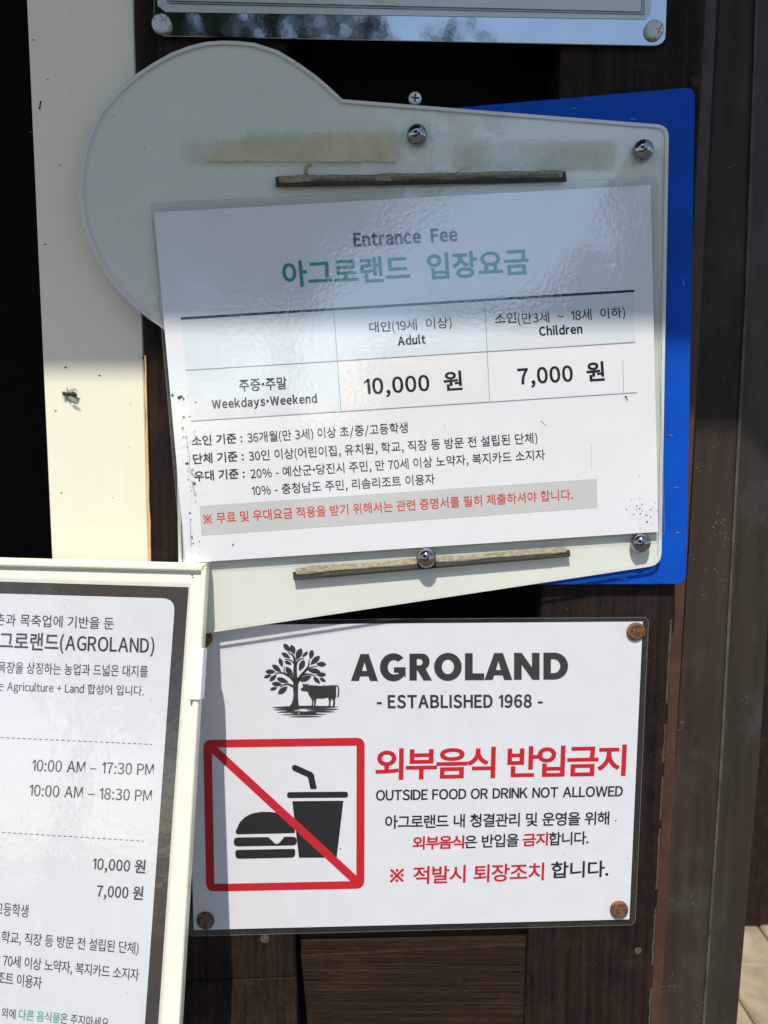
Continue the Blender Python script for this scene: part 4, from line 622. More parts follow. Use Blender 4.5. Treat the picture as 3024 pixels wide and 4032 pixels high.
# Latin letters and figures the same way
LATIN_OUTLINES = {
37: ((269, 718, 201, 733, 134, 718, 83, 674, 50, 603, 38, 508, 50, 411, 83, 339, 134, 294, 201, 279, 269, 294, 321, 339, 354, 411, 365, 508, 354, 603, 321, 674), (681, 733, 620, 733, 222, -13, 283, -13), (162, 667, 201, 678, 240, 667, 270, 636, 290, 583, 297, 508, 290, 432, 270, 378, 240, 345, 201, 334, 162, 345, 132, 378, 113, 432, 106, 508, 113, 583, 132, 636), (770, 426, 703, 441, 636, 426, 585, 382, 552, 311, 540, 215, 552, 118, 585, 47, 636, 2, 703, -13, 770, 2, 822, 47, 855, 118, 866, 215, 855, 311, 822, 382), (664, 375, 703, 386, 742, 375, 772, 344, 792, 290, 800, 215, 792, 140, 772, 86, 742, 53, 703, 42, 664, 53, 634, 86, 614, 140, 607, 215, 614, 290, 634, 344),),
40: ((290, 778, 235, 803, 174, 691, 129, 571, 100, 444, 90, 305, 100, 167, 129, 39, 174, -80, 235, -193, 290, -168, 235, -59, 196, 58, 173, 181, 165, 305, 173, 430, 196, 551, 235, 668),),
41: ((158, 691, 97, 803, 41, 778, 97, 668, 136, 551, 160, 430, 168, 305, 160, 181, 136, 58, 97, -59, 41, -168, 97, -193, 158, -80, 203, 39, 232, 167, 242, 305, 232, 444, 203, 571),),
43: ((308, 611, 237, 611, 237, 396, 37, 396, 37, 329, 237, 329, 237, 114, 308, 114, 308, 329, 509, 329, 509, 396, 308, 396),),
44: ((173, 117, 141, 124, 116, 119, 94, 107, 79, 87, 74, 61, 79, 35, 93, 15, 114, 2, 139, -2, 150, -1, 143, -43, 124, -79, 93, -110, 52, -134, 74, -187, 133, -152, 179, -105, 207, -48, 217, 19, 212, 63, 197, 96),),
45: ((297, 309, 45, 309, 45, 241, 297, 241),),
46: ((162, 119, 137, 124, 111, 119, 90, 105, 77, 83, 72, 55, 77, 27, 90, 6, 111, -8, 137, -13, 162, -8, 182, 6, 196, 27, 201, 55, 196, 83, 182, 105),),
47: ((370, 780, 305, 780, 11, -176, 77, -176),),
48: ((366, 710, 273, 733, 180, 710, 110, 641, 65, 526, 49, 362, 65, 198, 110, 81, 180, 10, 273, -13, 366, 10, 436, 81, 481, 198, 497, 362, 481, 526, 436, 641), (217, 645, 273, 662, 329, 645, 372, 591, 401, 498, 411, 362, 401, 226, 372, 132, 329, 77, 273, 60, 217, 77, 174, 132, 146, 226, 136, 362, 146, 498, 174, 591),),
50: ((339, 718, 251, 733, 188, 725, 133, 704, 84, 671, 39, 628, 91, 577, 123, 610, 159, 636, 198, 654, 241, 660, 299, 649, 340, 620, 365, 575, 373, 518, 353, 421, 293, 313, 190, 192, 43, 53, 43, 0, 496, 0, 496, 78, 297, 78, 268, 77, 238, 75, 208, 73, 179, 71, 294, 188, 384, 302, 441, 413, 462, 522, 447, 608, 405, 675),),
51: ((340, 721, 255, 733, 197, 726, 145, 708, 98, 681, 55, 647, 103, 590, 136, 619, 172, 641, 210, 655, 252, 660, 303, 652, 342, 629, 366, 593, 374, 546, 364, 492, 331, 448, 269, 419, 175, 409, 175, 340, 280, 330, 349, 300, 387, 255, 399, 195, 388, 140, 358, 98, 312, 71, 252, 62, 196, 69, 149, 87, 109, 113, 75, 144, 28, 86, 69, 49, 119, 17, 182, -5, 258, -13, 349, 1, 422, 42, 472, 106, 490, 193, 478, 260, 446, 313, 397, 352, 338, 375, 338, 380, 390, 406, 430, 444, 456, 493, 466, 553, 450, 629, 406, 686),),
54: ((373, 727, 321, 733, 221, 712, 136, 644, 77, 524, 55, 344, 73, 188, 124, 76, 200, 10, 296, -13, 375, 4, 441, 52, 486, 126, 503, 221, 489, 320, 448, 391, 385, 433, 303, 447, 260, 441, 217, 424, 176, 397, 139, 360, 156, 501, 196, 593, 254, 644, 325, 659, 357, 655, 388, 644, 416, 627, 439, 604, 490, 659, 457, 689, 419, 712), (288, 380, 345, 369, 385, 337, 409, 287, 417, 221, 408, 154, 382, 103, 344, 70, 296, 58, 235, 73, 188, 117, 157, 190, 141, 289, 178, 331, 216, 360, 253, 375),),
55: ((499, 720, 48, 720, 48, 643, 398, 643, 308, 498, 248, 350, 212, 188, 194, 0, 288, 0, 302, 193, 334, 358, 396, 510, 499, 666),),
56: ((360, 717, 277, 731, 199, 718, 136, 680, 95, 623, 80, 548, 87, 495, 109, 450, 140, 413, 177, 382, 177, 378, 128, 346, 86, 301, 56, 246, 45, 179, 62, 102, 110, 41, 183, 2, 275, -13, 367, 2, 438, 41, 484, 100, 500, 173, 490, 239, 463, 291, 425, 331, 379, 362, 379, 367, 412, 398, 443, 438, 465, 487, 474, 541, 461, 618, 422, 678), (230, 656, 276, 664, 327, 654, 366, 627, 390, 587, 398, 536, 393, 497, 379, 460, 356, 424, 324, 391, 263, 418, 211, 450, 175, 492, 161, 548, 170, 596, 194, 632), (184, 318, 224, 350, 297, 319, 358, 284, 399, 238, 415, 176, 405, 127, 377, 88, 333, 63, 276, 54, 216, 64, 168, 92, 136, 134, 125, 187, 132, 236, 153, 280),),
57: ((346, 712, 249, 733, 170, 716, 104, 669, 60, 595, 43, 499, 57, 401, 97, 330, 160, 288, 242, 273, 287, 279, 331, 297, 371, 324, 408, 360, 390, 220, 350, 128, 294, 77, 228, 62, 193, 66, 161, 76, 132, 94, 106, 117, 57, 61, 90, 32, 130, 8, 176, -7, 231, -13, 328, 9, 412, 80, 470, 205, 492, 391, 474, 541, 423, 648), (202, 651, 250, 663, 312, 648, 359, 605, 391, 534, 407, 436, 370, 392, 332, 362, 293, 345, 256, 340, 200, 351, 160, 383, 136, 434, 128, 499, 137, 566, 163, 618),),
58: ((162, 516, 137, 521, 111, 516, 90, 501, 77, 480, 72, 452, 77, 424, 90, 402, 111, 388, 137, 383, 162, 388, 182, 402, 196, 424, 201, 452, 196, 480, 182, 501), (162, 119, 137, 124, 111, 119, 90, 105, 77, 83, 72, 55, 77, 27, 90, 6, 111, -8, 137, -13, 162, -8, 182, 6, 196, 27, 201, 55, 196, 83, 182, 105),),
65: ((248, 720, 4, 0, 95, 0, 165, 220, 428, 220, 497, 0, 593, 0, 349, 720), (295, 646, 299, 646, 316, 585, 334, 524, 352, 463, 371, 403, 406, 292, 188, 292, 223, 403, 242, 463, 260, 523, 278, 584),),
66: ((99, 720, 99, 0, 328, 0, 439, 13, 525, 53, 581, 119, 601, 211, 590, 277, 560, 328, 514, 363, 455, 383, 455, 388, 500, 411, 533, 447, 553, 493, 560, 544, 542, 625, 491, 680, 412, 710, 312, 720), (190, 648, 301, 648, 375, 642, 428, 622, 460, 586, 471, 532, 461, 483, 430, 446, 376, 423, 297, 415, 190, 415), (190, 344, 315, 344, 399, 336, 461, 312, 499, 272, 512, 214, 498, 151, 460, 107, 398, 81, 315, 73, 190, 73),),
67: ((438, 725, 376, 733, 249, 707, 148, 633, 81, 516, 57, 360, 81, 203, 146, 86, 246, 13, 370, -13, 436, -6, 494, 14, 546, 46, 591, 90, 541, 148, 505, 114, 466, 88, 423, 72, 374, 67, 281, 87, 211, 146, 166, 240, 150, 362, 167, 484, 213, 575, 285, 633, 377, 653, 421, 648, 460, 634, 494, 613, 525, 585, 574, 644, 538, 678, 492, 706),),
68: ((99, 720, 99, 0, 283, 0, 427, 25, 532, 96, 596, 210, 618, 362, 596, 515, 531, 627, 425, 696, 279, 720), (190, 646, 271, 646, 382, 628, 462, 573, 509, 484, 525, 362, 509, 241, 462, 150, 382, 94, 271, 75, 190, 75),),
69: ((99, 720, 99, 0, 525, 0, 525, 78, 190, 78, 190, 340, 463, 340, 463, 417, 190, 417, 190, 643, 514, 643, 514, 720),),
70: ((99, 720, 99, 0, 190, 0, 190, 323, 465, 323, 465, 400, 190, 400, 190, 643, 514, 643, 514, 720),),
71: ((456, 725, 387, 733, 255, 707, 151, 633, 82, 516, 57, 360, 81, 203, 148, 86, 251, 13, 382, -13, 451, -6, 512, 11, 563, 37, 604, 71, 604, 373, 367, 373, 367, 298, 521, 298, 521, 109, 496, 91, 464, 78, 429, 70, 391, 67, 288, 87, 213, 146, 166, 240, 150, 362, 167, 484, 216, 575, 291, 633, 390, 653, 439, 648, 481, 633, 516, 612, 545, 585, 594, 644, 559, 676, 513, 705),),
72: ((190, 720, 99, 720, 99, 0, 190, 0, 190, 340, 526, 340, 526, 0, 617, 0, 617, 720, 526, 720, 526, 418, 190, 418),),
73: ((190, 720, 99, 720, 99, 0, 190, 0),),
75: ((190, 720, 99, 720, 99, 0, 190, 0, 190, 228, 313, 375, 529, 0, 631, 0, 370, 447, 596, 720, 493, 720, 192, 359, 190, 359),),
76: ((190, 720, 99, 720, 99, 0, 505, 0, 505, 78, 190, 78),),
77: ((99, 720, 99, 0, 181, 0, 181, 399, 180, 449, 177, 505, 173, 560, 169, 611, 173, 611, 231, 447, 367, 73, 428, 73, 564, 447, 622, 611, 626, 611, 622, 560, 618, 505, 615, 449, 614, 399, 614, 0, 698, 0, 698, 720, 589, 720, 452, 335, 440, 298, 428, 260, 415, 222, 402, 185, 398, 185, 385, 222, 372, 260, 359, 298, 346, 335, 208, 720),),
78: ((99, 720, 99, 0, 185, 0, 185, 378, 184, 435, 181, 492, 177, 548, 174, 603, 178, 603, 255, 455, 518, 0, 611, 0, 611, 720, 525, 720, 525, 346, 526, 289, 529, 231, 533, 173, 537, 118, 532, 118, 455, 266, 192, 720),),
79: ((489, 707, 364, 733, 240, 707, 143, 634, 80, 518, 57, 362, 80, 206, 143, 88, 240, 13, 364, -13, 489, 13, 586, 88, 649, 206, 672, 362, 649, 518, 586, 634), (276, 633, 364, 653, 453, 633, 520, 575, 563, 484, 579, 362, 563, 240, 520, 147, 453, 88, 364, 67, 276, 88, 209, 147, 166, 240, 150, 362, 166, 484, 209, 575),),
80: ((99, 720, 99, 0, 190, 0, 190, 287, 308, 287, 417, 300, 500, 341, 554, 410, 574, 509, 554, 608, 499, 673, 415, 709, 305, 720), (190, 646, 293, 646, 376, 640, 436, 617, 471, 575, 483, 509, 472, 442, 437, 396, 379, 369, 297, 360, 190, 360),),
82: ((99, 720, 99, 0, 190, 0, 190, 305, 319, 305, 494, 0, 596, 0, 414, 315, 480, 341, 531, 383, 564, 443, 576, 519, 557, 613, 505, 675, 425, 710, 324, 720), (190, 646, 310, 646, 385, 640, 440, 618, 474, 578, 485, 519, 474, 457, 440, 413, 385, 387, 310, 378, 190, 378),),
83: ((369, 726, 307, 733, 217, 719, 145, 679, 98, 619, 81, 542, 94, 473, 129, 421, 176, 384, 227, 358, 330, 312, 378, 290, 416, 265, 442, 231, 451, 184, 441, 136, 411, 99, 363, 75, 300, 67, 244, 73, 192, 91, 143, 119, 101, 156, 47, 93, 98, 49, 158, 16, 225, -5, 299, -13, 400, 3, 477, 47, 526, 112, 543, 192, 532, 262, 500, 314, 453, 354, 395, 384, 293, 428, 250, 447, 212, 471, 184, 504, 173, 549, 182, 592, 210, 625, 252, 646, 307, 653, 355, 649, 398, 635, 437, 614, 471, 586, 519, 644, 477, 680, 426, 708),),
84: ((558, 720, 30, 720, 30, 643, 249, 643, 249, 0, 340, 0, 340, 643, 558, 643),),
85: ((187, 720, 96, 720, 96, 297, 116, 151, 170, 55, 252, 3, 355, -13, 457, 3, 539, 55, 593, 151, 613, 297, 613, 720, 526, 720, 526, 295, 512, 186, 476, 116, 421, 78, 355, 67, 289, 78, 235, 116, 200, 186, 187, 295),),
87: ((119, 720, 26, 720, 178, 0, 286, 0, 393, 434, 402, 476, 411, 517, 421, 557, 429, 598, 433, 598, 442, 557, 450, 517, 459, 476, 469, 434, 578, 0, 688, 0, 836, 720, 749, 720, 672, 328, 662, 270, 652, 212, 642, 153, 633, 94, 627, 94, 614, 153, 601, 212, 589, 270, 576, 328, 475, 720, 392, 720, 293, 328, 279, 270, 266, 212, 254, 153, 242, 94, 238, 94, 227, 153, 216, 212, 205, 270, 194, 328),),
97: ((374, 532, 290, 547, 227, 541, 171, 524, 121, 502, 81, 477, 115, 415, 149, 436, 188, 455, 230, 468, 275, 472, 329, 461, 363, 431, 380, 388, 385, 338, 238, 312, 136, 272, 77, 215, 58, 138, 70, 74, 102, 27, 151, -3, 213, -13, 261, -7, 307, 10, 350, 34, 390, 64, 393, 64, 401, 0, 474, 0, 474, 328, 464, 418, 431, 487), (272, 258, 385, 278, 385, 130, 347, 99, 312, 77, 276, 64, 239, 60, 202, 65, 172, 79, 152, 106, 144, 144, 157, 191, 197, 229),),
99: ((356, 542, 307, 547, 209, 528, 128, 473, 72, 385, 51, 266, 70, 148, 123, 60, 202, 6, 301, -13, 348, -8, 393, 5, 435, 26, 473, 54, 434, 115, 407, 94, 377, 77, 344, 66, 308, 62, 241, 77, 189, 118, 155, 182, 143, 266, 156, 350, 191, 415, 244, 457, 311, 471, 341, 468, 368, 459, 394, 444, 417, 425, 463, 484, 432, 508, 397, 528),),
100: ((519, 782, 428, 782, 428, 577, 433, 485, 399, 511, 364, 531, 326, 543, 283, 547, 195, 528, 122, 471, 71, 383, 52, 266, 68, 148, 112, 60, 181, 6, 272, -13, 319, -7, 362, 10, 400, 34, 434, 63, 437, 63, 445, 0, 519, 0), (299, 471, 331, 468, 363, 459, 396, 441, 428, 415, 428, 136, 395, 103, 362, 81, 328, 67, 292, 63, 229, 77, 183, 117, 154, 181, 144, 267, 156, 350, 189, 415, 238, 457),),
101: ((381, 529, 290, 547, 201, 528, 125, 472, 71, 383, 51, 266, 71, 148, 125, 61, 206, 6, 306, -13, 358, -9, 403, 3, 445, 20, 481, 41, 450, 101, 419, 83, 388, 70, 353, 62, 316, 59, 247, 72, 192, 110, 155, 168, 139, 246, 499, 246, 500, 257, 502, 269, 503, 282, 503, 297, 489, 400, 448, 479), (292, 475, 348, 465, 389, 433, 415, 381, 424, 309, 138, 309, 156, 380, 191, 432, 237, 464),),
103: ((291, 546, 269, 547, 193, 534, 129, 496, 86, 436, 70, 357, 76, 311, 91, 271, 114, 238, 139, 213, 139, 209, 118, 192, 99, 169, 86, 141, 81, 110, 84, 81, 94, 57, 110, 37, 129, 23, 129, 18, 95, -8, 71, -37, 55, -69, 50, -103, 66, -164, 111, -209, 181, -236, 270, -246, 382, -231, 467, -190, 521, -132, 540, -61, 529, -4, 493, 36, 435, 58, 355, 66, 249, 66, 205, 70, 176, 82, 161, 101, 156, 124, 159, 144, 166, 160, 177, 175, 191, 188, 209, 180, 229, 174, 249, 170, 269, 169, 346, 182, 408, 219, 450, 278, 465, 355, 461, 388, 453, 418, 439, 444, 421, 465, 530, 465, 530, 533, 345, 533, 329, 539, 311, 543), (225, 473, 269, 481, 314, 473, 350, 448, 374, 409, 383, 357, 374, 304, 349, 264, 313, 239, 269, 230, 226, 239, 190, 264, 165, 304, 156, 357, 165, 409, 189, 448), (158, -21, 183, 0, 201, -4, 219, -6, 236, -7, 251, -8, 344, -8, 391, -11, 424, -23, 445, -44, 452, -76, 440, -116, 406, -150, 353, -175, 283, -184, 218, -177, 169, -158, 139, -129, 129, -90, 132, -67, 141, -44),),
104: ((181, 782, 90, 782, 90, 0, 181, 0, 181, 387, 218, 423, 253, 448, 288, 463, 326, 469, 372, 460, 403, 435, 421, 391, 427, 326, 427, 0, 517, 0, 517, 338, 507, 428, 477, 493, 426, 533, 354, 547, 302, 540, 256, 521, 215, 492, 177, 458, 181, 568),),
105: ((181, 533, 90, 533, 90, 0, 181, 0), (160, 757, 136, 761, 111, 757, 93, 745, 81, 727, 77, 703, 81, 679, 93, 660, 111, 648, 136, 643, 160, 648, 179, 660, 191, 679, 195, 703, 191, 727, 179, 745),),
107: ((179, 782, 90, 782, 90, 0, 179, 0, 179, 140, 279, 257, 435, 0, 532, 0, 331, 318, 509, 533, 409, 533, 183, 252, 179, 252),),
108: ((181, 782, 90, 782, 90, 106, 96, 56, 112, 18, 142, -5, 185, -13, 201, -12, 215, -10, 227, -8, 237, -5, 224, 64, 218, 63, 213, 62, 209, 62, 205, 62, 196, 64, 188, 71, 183, 83, 181, 100),),
110: ((426, 533, 354, 547, 302, 540, 256, 521, 214, 492, 175, 456, 173, 456, 164, 533, 90, 533, 90, 0, 181, 0, 181, 387, 218, 423, 253, 448, 288, 463, 326, 469, 372, 460, 403, 435, 421, 391, 427, 326, 427, 0, 517, 0, 517, 338, 507, 428, 477, 493),),
114: ((343, 547, 326, 547, 283, 539, 242, 517, 206, 482, 175, 436, 173, 436, 164, 533, 90, 533, 90, 0, 181, 0, 181, 343, 210, 400, 244, 439, 280, 460, 314, 467, 330, 466, 342, 464, 354, 462, 366, 458, 383, 535, 370, 541, 357, 545),),
115: ((292, 542, 245, 547, 167, 535, 109, 503, 73, 455, 61, 396, 75, 337, 111, 295, 160, 264, 216, 242, 260, 224, 299, 203, 327, 176, 338, 140, 331, 108, 312, 81, 279, 64, 233, 57, 188, 62, 147, 75, 110, 95, 75, 121, 31, 61, 73, 32, 121, 8, 174, -7, 230, -13, 313, 0, 374, 34, 411, 84, 423, 145, 409, 209, 371, 253, 319, 284, 261, 307, 218, 324, 181, 343, 156, 367, 146, 400, 152, 430, 171, 454, 201, 471, 246, 477, 279, 474, 310, 464, 339, 449, 366, 430, 410, 486, 376, 510, 337, 529),),
116: ((195, 684, 121, 684, 111, 533, 27, 528, 27, 461, 106, 461, 106, 165, 114, 92, 139, 36, 186, 0, 257, -13, 283, -11, 308, -7, 333, 0, 357, 7, 339, 75, 325, 69, 309, 64, 293, 61, 278, 60, 239, 67, 214, 87, 200, 119, 195, 162, 195, 461, 341, 461, 341, 533, 195, 533),),
117: ((173, 533, 83, 533, 83, 195, 92, 105, 122, 40, 173, 1, 247, -13, 298, -6, 343, 14, 384, 44, 422, 83, 425, 83, 432, 0, 507, 0, 507, 533, 417, 533, 417, 155, 381, 115, 347, 86, 312, 70, 273, 65, 228, 73, 196, 98, 179, 142, 173, 206),),
121: ((106, 533, 13, 533, 227, -1, 215, -41, 195, -87, 169, -123, 136, -147, 95, -156, 84, -155, 73, -153, 63, -150, 54, -147, 36, -219, 50, -224, 65, -227, 81, -229, 99, -230, 170, -216, 225, -177, 267, -118, 299, -45, 499, 533, 412, 533, 315, 238, 305, 201, 294, 162, 283, 124, 272, 86, 267, 86, 253, 125, 240, 163, 227, 201, 214, 238),),
126: ((235, 428, 177, 443, 141, 437, 106, 419, 72, 388, 40, 344, 90, 308, 109, 339, 130, 360, 151, 371, 174, 375, 219, 361, 263, 329, 311, 296, 369, 282, 405, 288, 440, 305, 474, 336, 506, 380, 456, 416, 436, 386, 416, 365, 394, 353, 371, 350, 327, 364, 283, 396),),
183: ((532, 469, 491, 477, 450, 469, 417, 447, 395, 414, 387, 373, 395, 333, 417, 299, 450, 277, 491, 269, 532, 277, 565, 299, 587, 333, 595, 373, 587, 414, 565, 447),),
8211: ((481, 306, 45, 306, 45, 246, 481, 246),),
}
LATIN = {}
for code, loops in LATIN_OUTLINES.items():
    LATIN[chr(code)] = [[(lp[i] / 1000, lp[i + 1] / 1000) for i in range(0, len(lp), 2)] for lp in loops]
for code, loops in OUTLINES.items():
    HANGUL[chr(code)] = [[(lp[i] / 1000, lp[i + 1] / 1000) for i in range(0, len(lp), 2)] for lp in loops]

ref = {'adv': .92}
GCACHE = {}
def glyph(ch, off):
    k = (ch, off)
    if k not in GCACHE:
        if ch == '1':
            h = .72; s = .085 + 1.6 * off
            v = [(.0, h * .80), (.15, h), (.15 + s, h), (.15 + s, 0), (.15, 0), (.15, h * .80), (.0, h * .69)]
            GCACHE[k] = (v, [list(range(7))])
        elif ch == '※':
            V = []; Fc = []
            w = .045 + off
            c = .7071 * w; g = 1.42 * c
            def barq(x0, y0, x1, y1):
                d = math.hypot(x1 - x0, y1 - y0); nx, ny = -(y1 - y0) / d * w, (x1 - x0) / d * w
                i = len(V); V.extend([(x0 + nx, y0 + ny), (x1 + nx, y1 + ny), (x1 - nx, y1 - ny), (x0 - nx, y0 - ny)]); Fc.append([i, i + 1, i + 2, i + 3])
            barq(.06, -.02, .78, .70)
            barq(.06, .70, .42 - c, .34 + c); barq(.42 + c, .34 - c, .78, -.02)
            for dx, dy in ((.3, 0), (-.3, 0), (0, .3), (0, -.3)):
                i = len(V); r = .065 + off
                V += [(.42 + dx + r * math.cos(t * math.pi / 5), .34 + dy + r * math.sin(t * math.pi / 5)) for t in range(10)]
                Fc.append(list(range(i, i + 10)))
            GCACHE[k] = (V, Fc)
        elif ch in HANGUL:
            GCACHE[k] = outline_glyph(HANGUL[ch], off)
        elif ch in LATIN:
            GCACHE[k] = outline_glyph(LATIN[ch], off * .8)
        else:
            GCACHE[k] = roman_glyph(ch, off)
    return GCACHE[k]

def line_mesh(s, off=0.0, roman=False, track=0.0, space=.30):
    x = 0.0; V = []; Fc = []
    em = ref['adv']
    for ch in s:
        if ch == ' ':
            x += space * em; continue
        v, f = glyph(ch, off)
        if not v:
            x += em * .5; continue
        x0 = min(p[0] for p in v); x1 = max(p[0] for p in v)
        hang = ch in HANGUL or ch == '※'
        if hang:
            dx = x; adv = em
        else:
            side = .075 * em if ch.isalnum() else .09 * em
            dx = x - x0 + side * .6; adv = (x1 - x0) + side * 1.2
        n0 = len(V)
        V += [(p[0] + dx, p[1]) for p in v]
        Fc += [[i + n0 for i in ff] for ff in f]
        x += adv + track * em
    return V, Fc

def text(s, pl, bl, br, h, mat, parent, up, off=0.0, lift=0.00022, roman=False, track=0.0, space=.30, name='text_line'):
    """ink box of the line runs from pixel bl to pixel br and is h pixels high along the sheet's upright"""
    V, Fc = line_mesh(s, off, roman, track, space)
    x0 = min(v[0] for v in V); x1 = max(v[0] for v in V)
    y0 = min(v[1] for v in V); y1 = max(v[1] for v in V)
    A = pl.at(*bl, lift); B = pl.at(*br, lift)
    mid = ((bl[0] + br[0]) / 2, (bl[1] + br[1]) / 2)
    ud = Vector(up).normalized() * h
    C = pl.at(mid[0] + ud.x, mid[1] + ud.y, lift) - pl.at(*mid, lift)
    ex = (B - A) / (x1 - x0); ey = C / (y1 - y0)
    W = [A + ex * (v[0] - x0) + ey * (v[1] - y0) for v in V]
    return mesh_obj(name, W, Fc, mat, parent)

# ================================================================== THE SETTING
GZ = -1.40
def strip_quad(y_front, pts):
    pl = wall_plane(y_front)
    return [pl.at(x, y) for x, y in pts]

g = mesh_obj('ground', [(-40, -40, GZ), (40, -40, GZ), (40, 40, GZ), (-40, 40, GZ)], [(0, 1, 2, 3)], M['ground'])
tag(g, kind='structure')
sb = bmesh.new(); bmesh.ops.create_cube(sb, size=1.0)
bmesh.ops.scale(sb, vec=(.30, .215, .03), verts=sb.verts)
bmesh.ops.bevel(sb, geom=list(sb.edges), offset=.006, segments=1, affect='EDGES')
sme = bpy.data.meshes.new('paving_slab'); sb.to_mesh(sme); sb.free(); sme.materials.append(M['slab'])
for iy in range(5):
    for ix in range(5):
        o = bpy.data.objects.new('paving_slab', sme)
        place(o, g, (.60 + ix * .303 + (iy % 2) * .12, .62 + iy * .218, GZ + .004 + random.uniform(0, .005)))

# rear wall seen beyond the column
rw = thing('rear_wall', (1.6, 1.54, GZ), 'dark brown boarded wall far behind the metal column', 'wall')
for i in range(9):
    x0 = .2 + i * .3
    mesh_obj('board', *(lambda bm: ([v.co.copy() for v in bm.verts], [[v.index for v in f.verts] for f in bm.faces]))(
        (lambda bm: (bm.verts.index_update(), bm)[1])(slab_bm([(x0, 1.54, GZ), (x0 + .294, 1.54, GZ), (x0 + .294, 1.54, 1.2), (x0, 1.54, 1.2)], (0, .03, 0), .004, 1))),
        M['wood_dark'], rw)

# roof overhang whose edge throws the shadow across the signs
zs = wall_plane(-.0135).at(1512, 1292).z
ze = zs + 1.5 * (.6 - .0135)
rf = thing('roof_eave', (-.6, -.25, ze), 'dark wooden roof overhang above the signs', 'roof')
bm_obj('fascia_board', slab_bm([(-1.7, -.60, ze), (.34, -.60, ze), (.34, -.60, ze + .14), (-1.7, -.60, ze + .14)], (0, .025, 0), .002, 1), M['soffit'], rf)
for i in range(6):
    y0 = -.572 + i * .118
    bm_obj('soffit_board', slab_bm([(-1.7, y0, ze + .05), (-1.7, y0 + .112, ze + .05), (.338, y0 + .112, ze + .05), (.338, y0, ze + .05)], (0, 0, .02), .002, 1), M['soffit'], rf)

# ------------------------------------------------------------------ timber wall
W0 = 0.0
tw = thing('timber_wall', (0, .02, -.6), 'dark brown stained timber wall frame with recessed planks behind the signs', 'wall')

def rough_slab(name, y_front, pts_px, depth, mat, parent, jitter=.0004, nsub=26, bevel=.0012):
    """board with slightly uneven long edges; pts: tl, tr, br, bl in pixels"""
    pl = wall_plane(y_front)
    tl, tr, br, bl = [pl.at(*p) for p in pts_px]
    left = [tl.lerp(bl, k / nsub) for k in range(nsub + 1)]
    right = [tr.lerp(br, k / nsub) for k in range(nsub + 1)]
    for k in range(nsub + 1):
        left[k] = left[k] + Vector((mnoise.noise(left[k] * 60) * jitter * 2, 0, 0))
        right[k] = right[k] + Vector((mnoise.noise(right[k] * 60 + Vector((9, 0, 0))) * jitter * 2, 0, 0))
    bm = bmesh.new()
    cols = []
    for side, dy, dx in ((left, depth, 0), (left, bevel, 0), (left, 0, bevel), (right, 0, -bevel), (right, bevel, 0), (right, depth, 0)):
        cols.append([bm.verts.new(p + Vector((dx, dy, 0))) for p in side])
    for a, b in zip(cols, cols[1:]):
        for k in range(nsub):
            bm.faces.new((a[k], a[k + 1], b[k + 1], b[k]))
    a, b = cols[-1], cols[0]
    for k in range(nsub):
        bm.faces.new((a[k], a[k + 1], b[k + 1], b[k]))
    bm.faces.new([c[0] for c in cols]); bm.faces.new([c[-1] for c in reversed(cols)])
    bmesh.ops.recalc_face_normals(bm, faces=bm.faces)
    return bm_obj(name, bm, mat, parent)

rough_slab('stile', W0, [(524, -260), (1122, -260), (1165, 3842), (648, 3862)], .05, M['wood_dark'], tw)
rough_slab('stile', W0, [(2226, -260), (2797, -260), (2556, 4190), (2062, 4190)], .05, M['wood_dark'], tw)
# recessed dark panel behind
bm_obj('back_panel', slab_bm(strip_quad(.034, [(560, -400), (2700, -400), (2620, 4300), (560, 4300)]), (0, .01, 0)), M['wood_black'], tw)
# recessed horizontal planks at the bottom
pp = wall_plane(.006)
def plank(pts, y0, y1, depth=.02):
    a, b = wall_plane(y0), wall_plane(y1)
    v = [a.at(*pts[0]), a.at(*pts[1]), b.at(*pts[2]), b.at(*pts[3])]
    return bm_obj('plank', slab_bm(v, (0, depth, 0), .0008, 2), M['wood_plank'], tw)
plank([(1172, 3430), (2080, 3370), (2078, 3684), (1178, 3697)], .009, .009)
plank([(1184, 3703), (2074, 3690), (2074, 3712), (1184, 3760)], .007, .007)
plank([(1184, 3764), (2072, 3716), (2064, 4200), (1226, 4200)], .005, .009)
# sloping sill board under the left stile
sa, sb_ = wall_plane(.0), wall_plane(-.012)
bm_obj('sill_board', slab_bm([sa.at(620, 3868), sa.at(1168, 3845), sb_.at(1172, 4200), sb_.at(590, 4200)], (0, .03, 0), .0015, 2), M['wood_dark'], tw)
# raw bright edge of the left stile
rough_slab('bare_edge', -.0004, [(567, 1400), (574, 1400), (604, 2600), (593, 2600)], .01, M['wood_edge'], tw, jitter=.0004, bevel=.0001)
V = []; Fc = []
stp = wall_plane(W0 - .0003)
for k in range(141):
    t = k / 140; y = 2440 + t * 1600; x = 2797 + (y + 260) / 4450 * (2556 - 2797) - 8
    w = 3 + 9 * max(0, mnoise.noise(Vector((0, t * 23, 5)))) + 3 * max(0, mnoise.noise(Vector((3, t * 90, 5))))
    V += [stp.at(x - w, y), stp.at(x + 3, y)]
for k in range(140):
    if mnoise.noise(Vector((8, k * .11, 2))) > -.12: Fc.append((k * 2, k * 2 + 1, k * 2 + 3, k * 2 + 2))
mesh_obj('chipped_edge', V, Fc, M['chip'], tw)
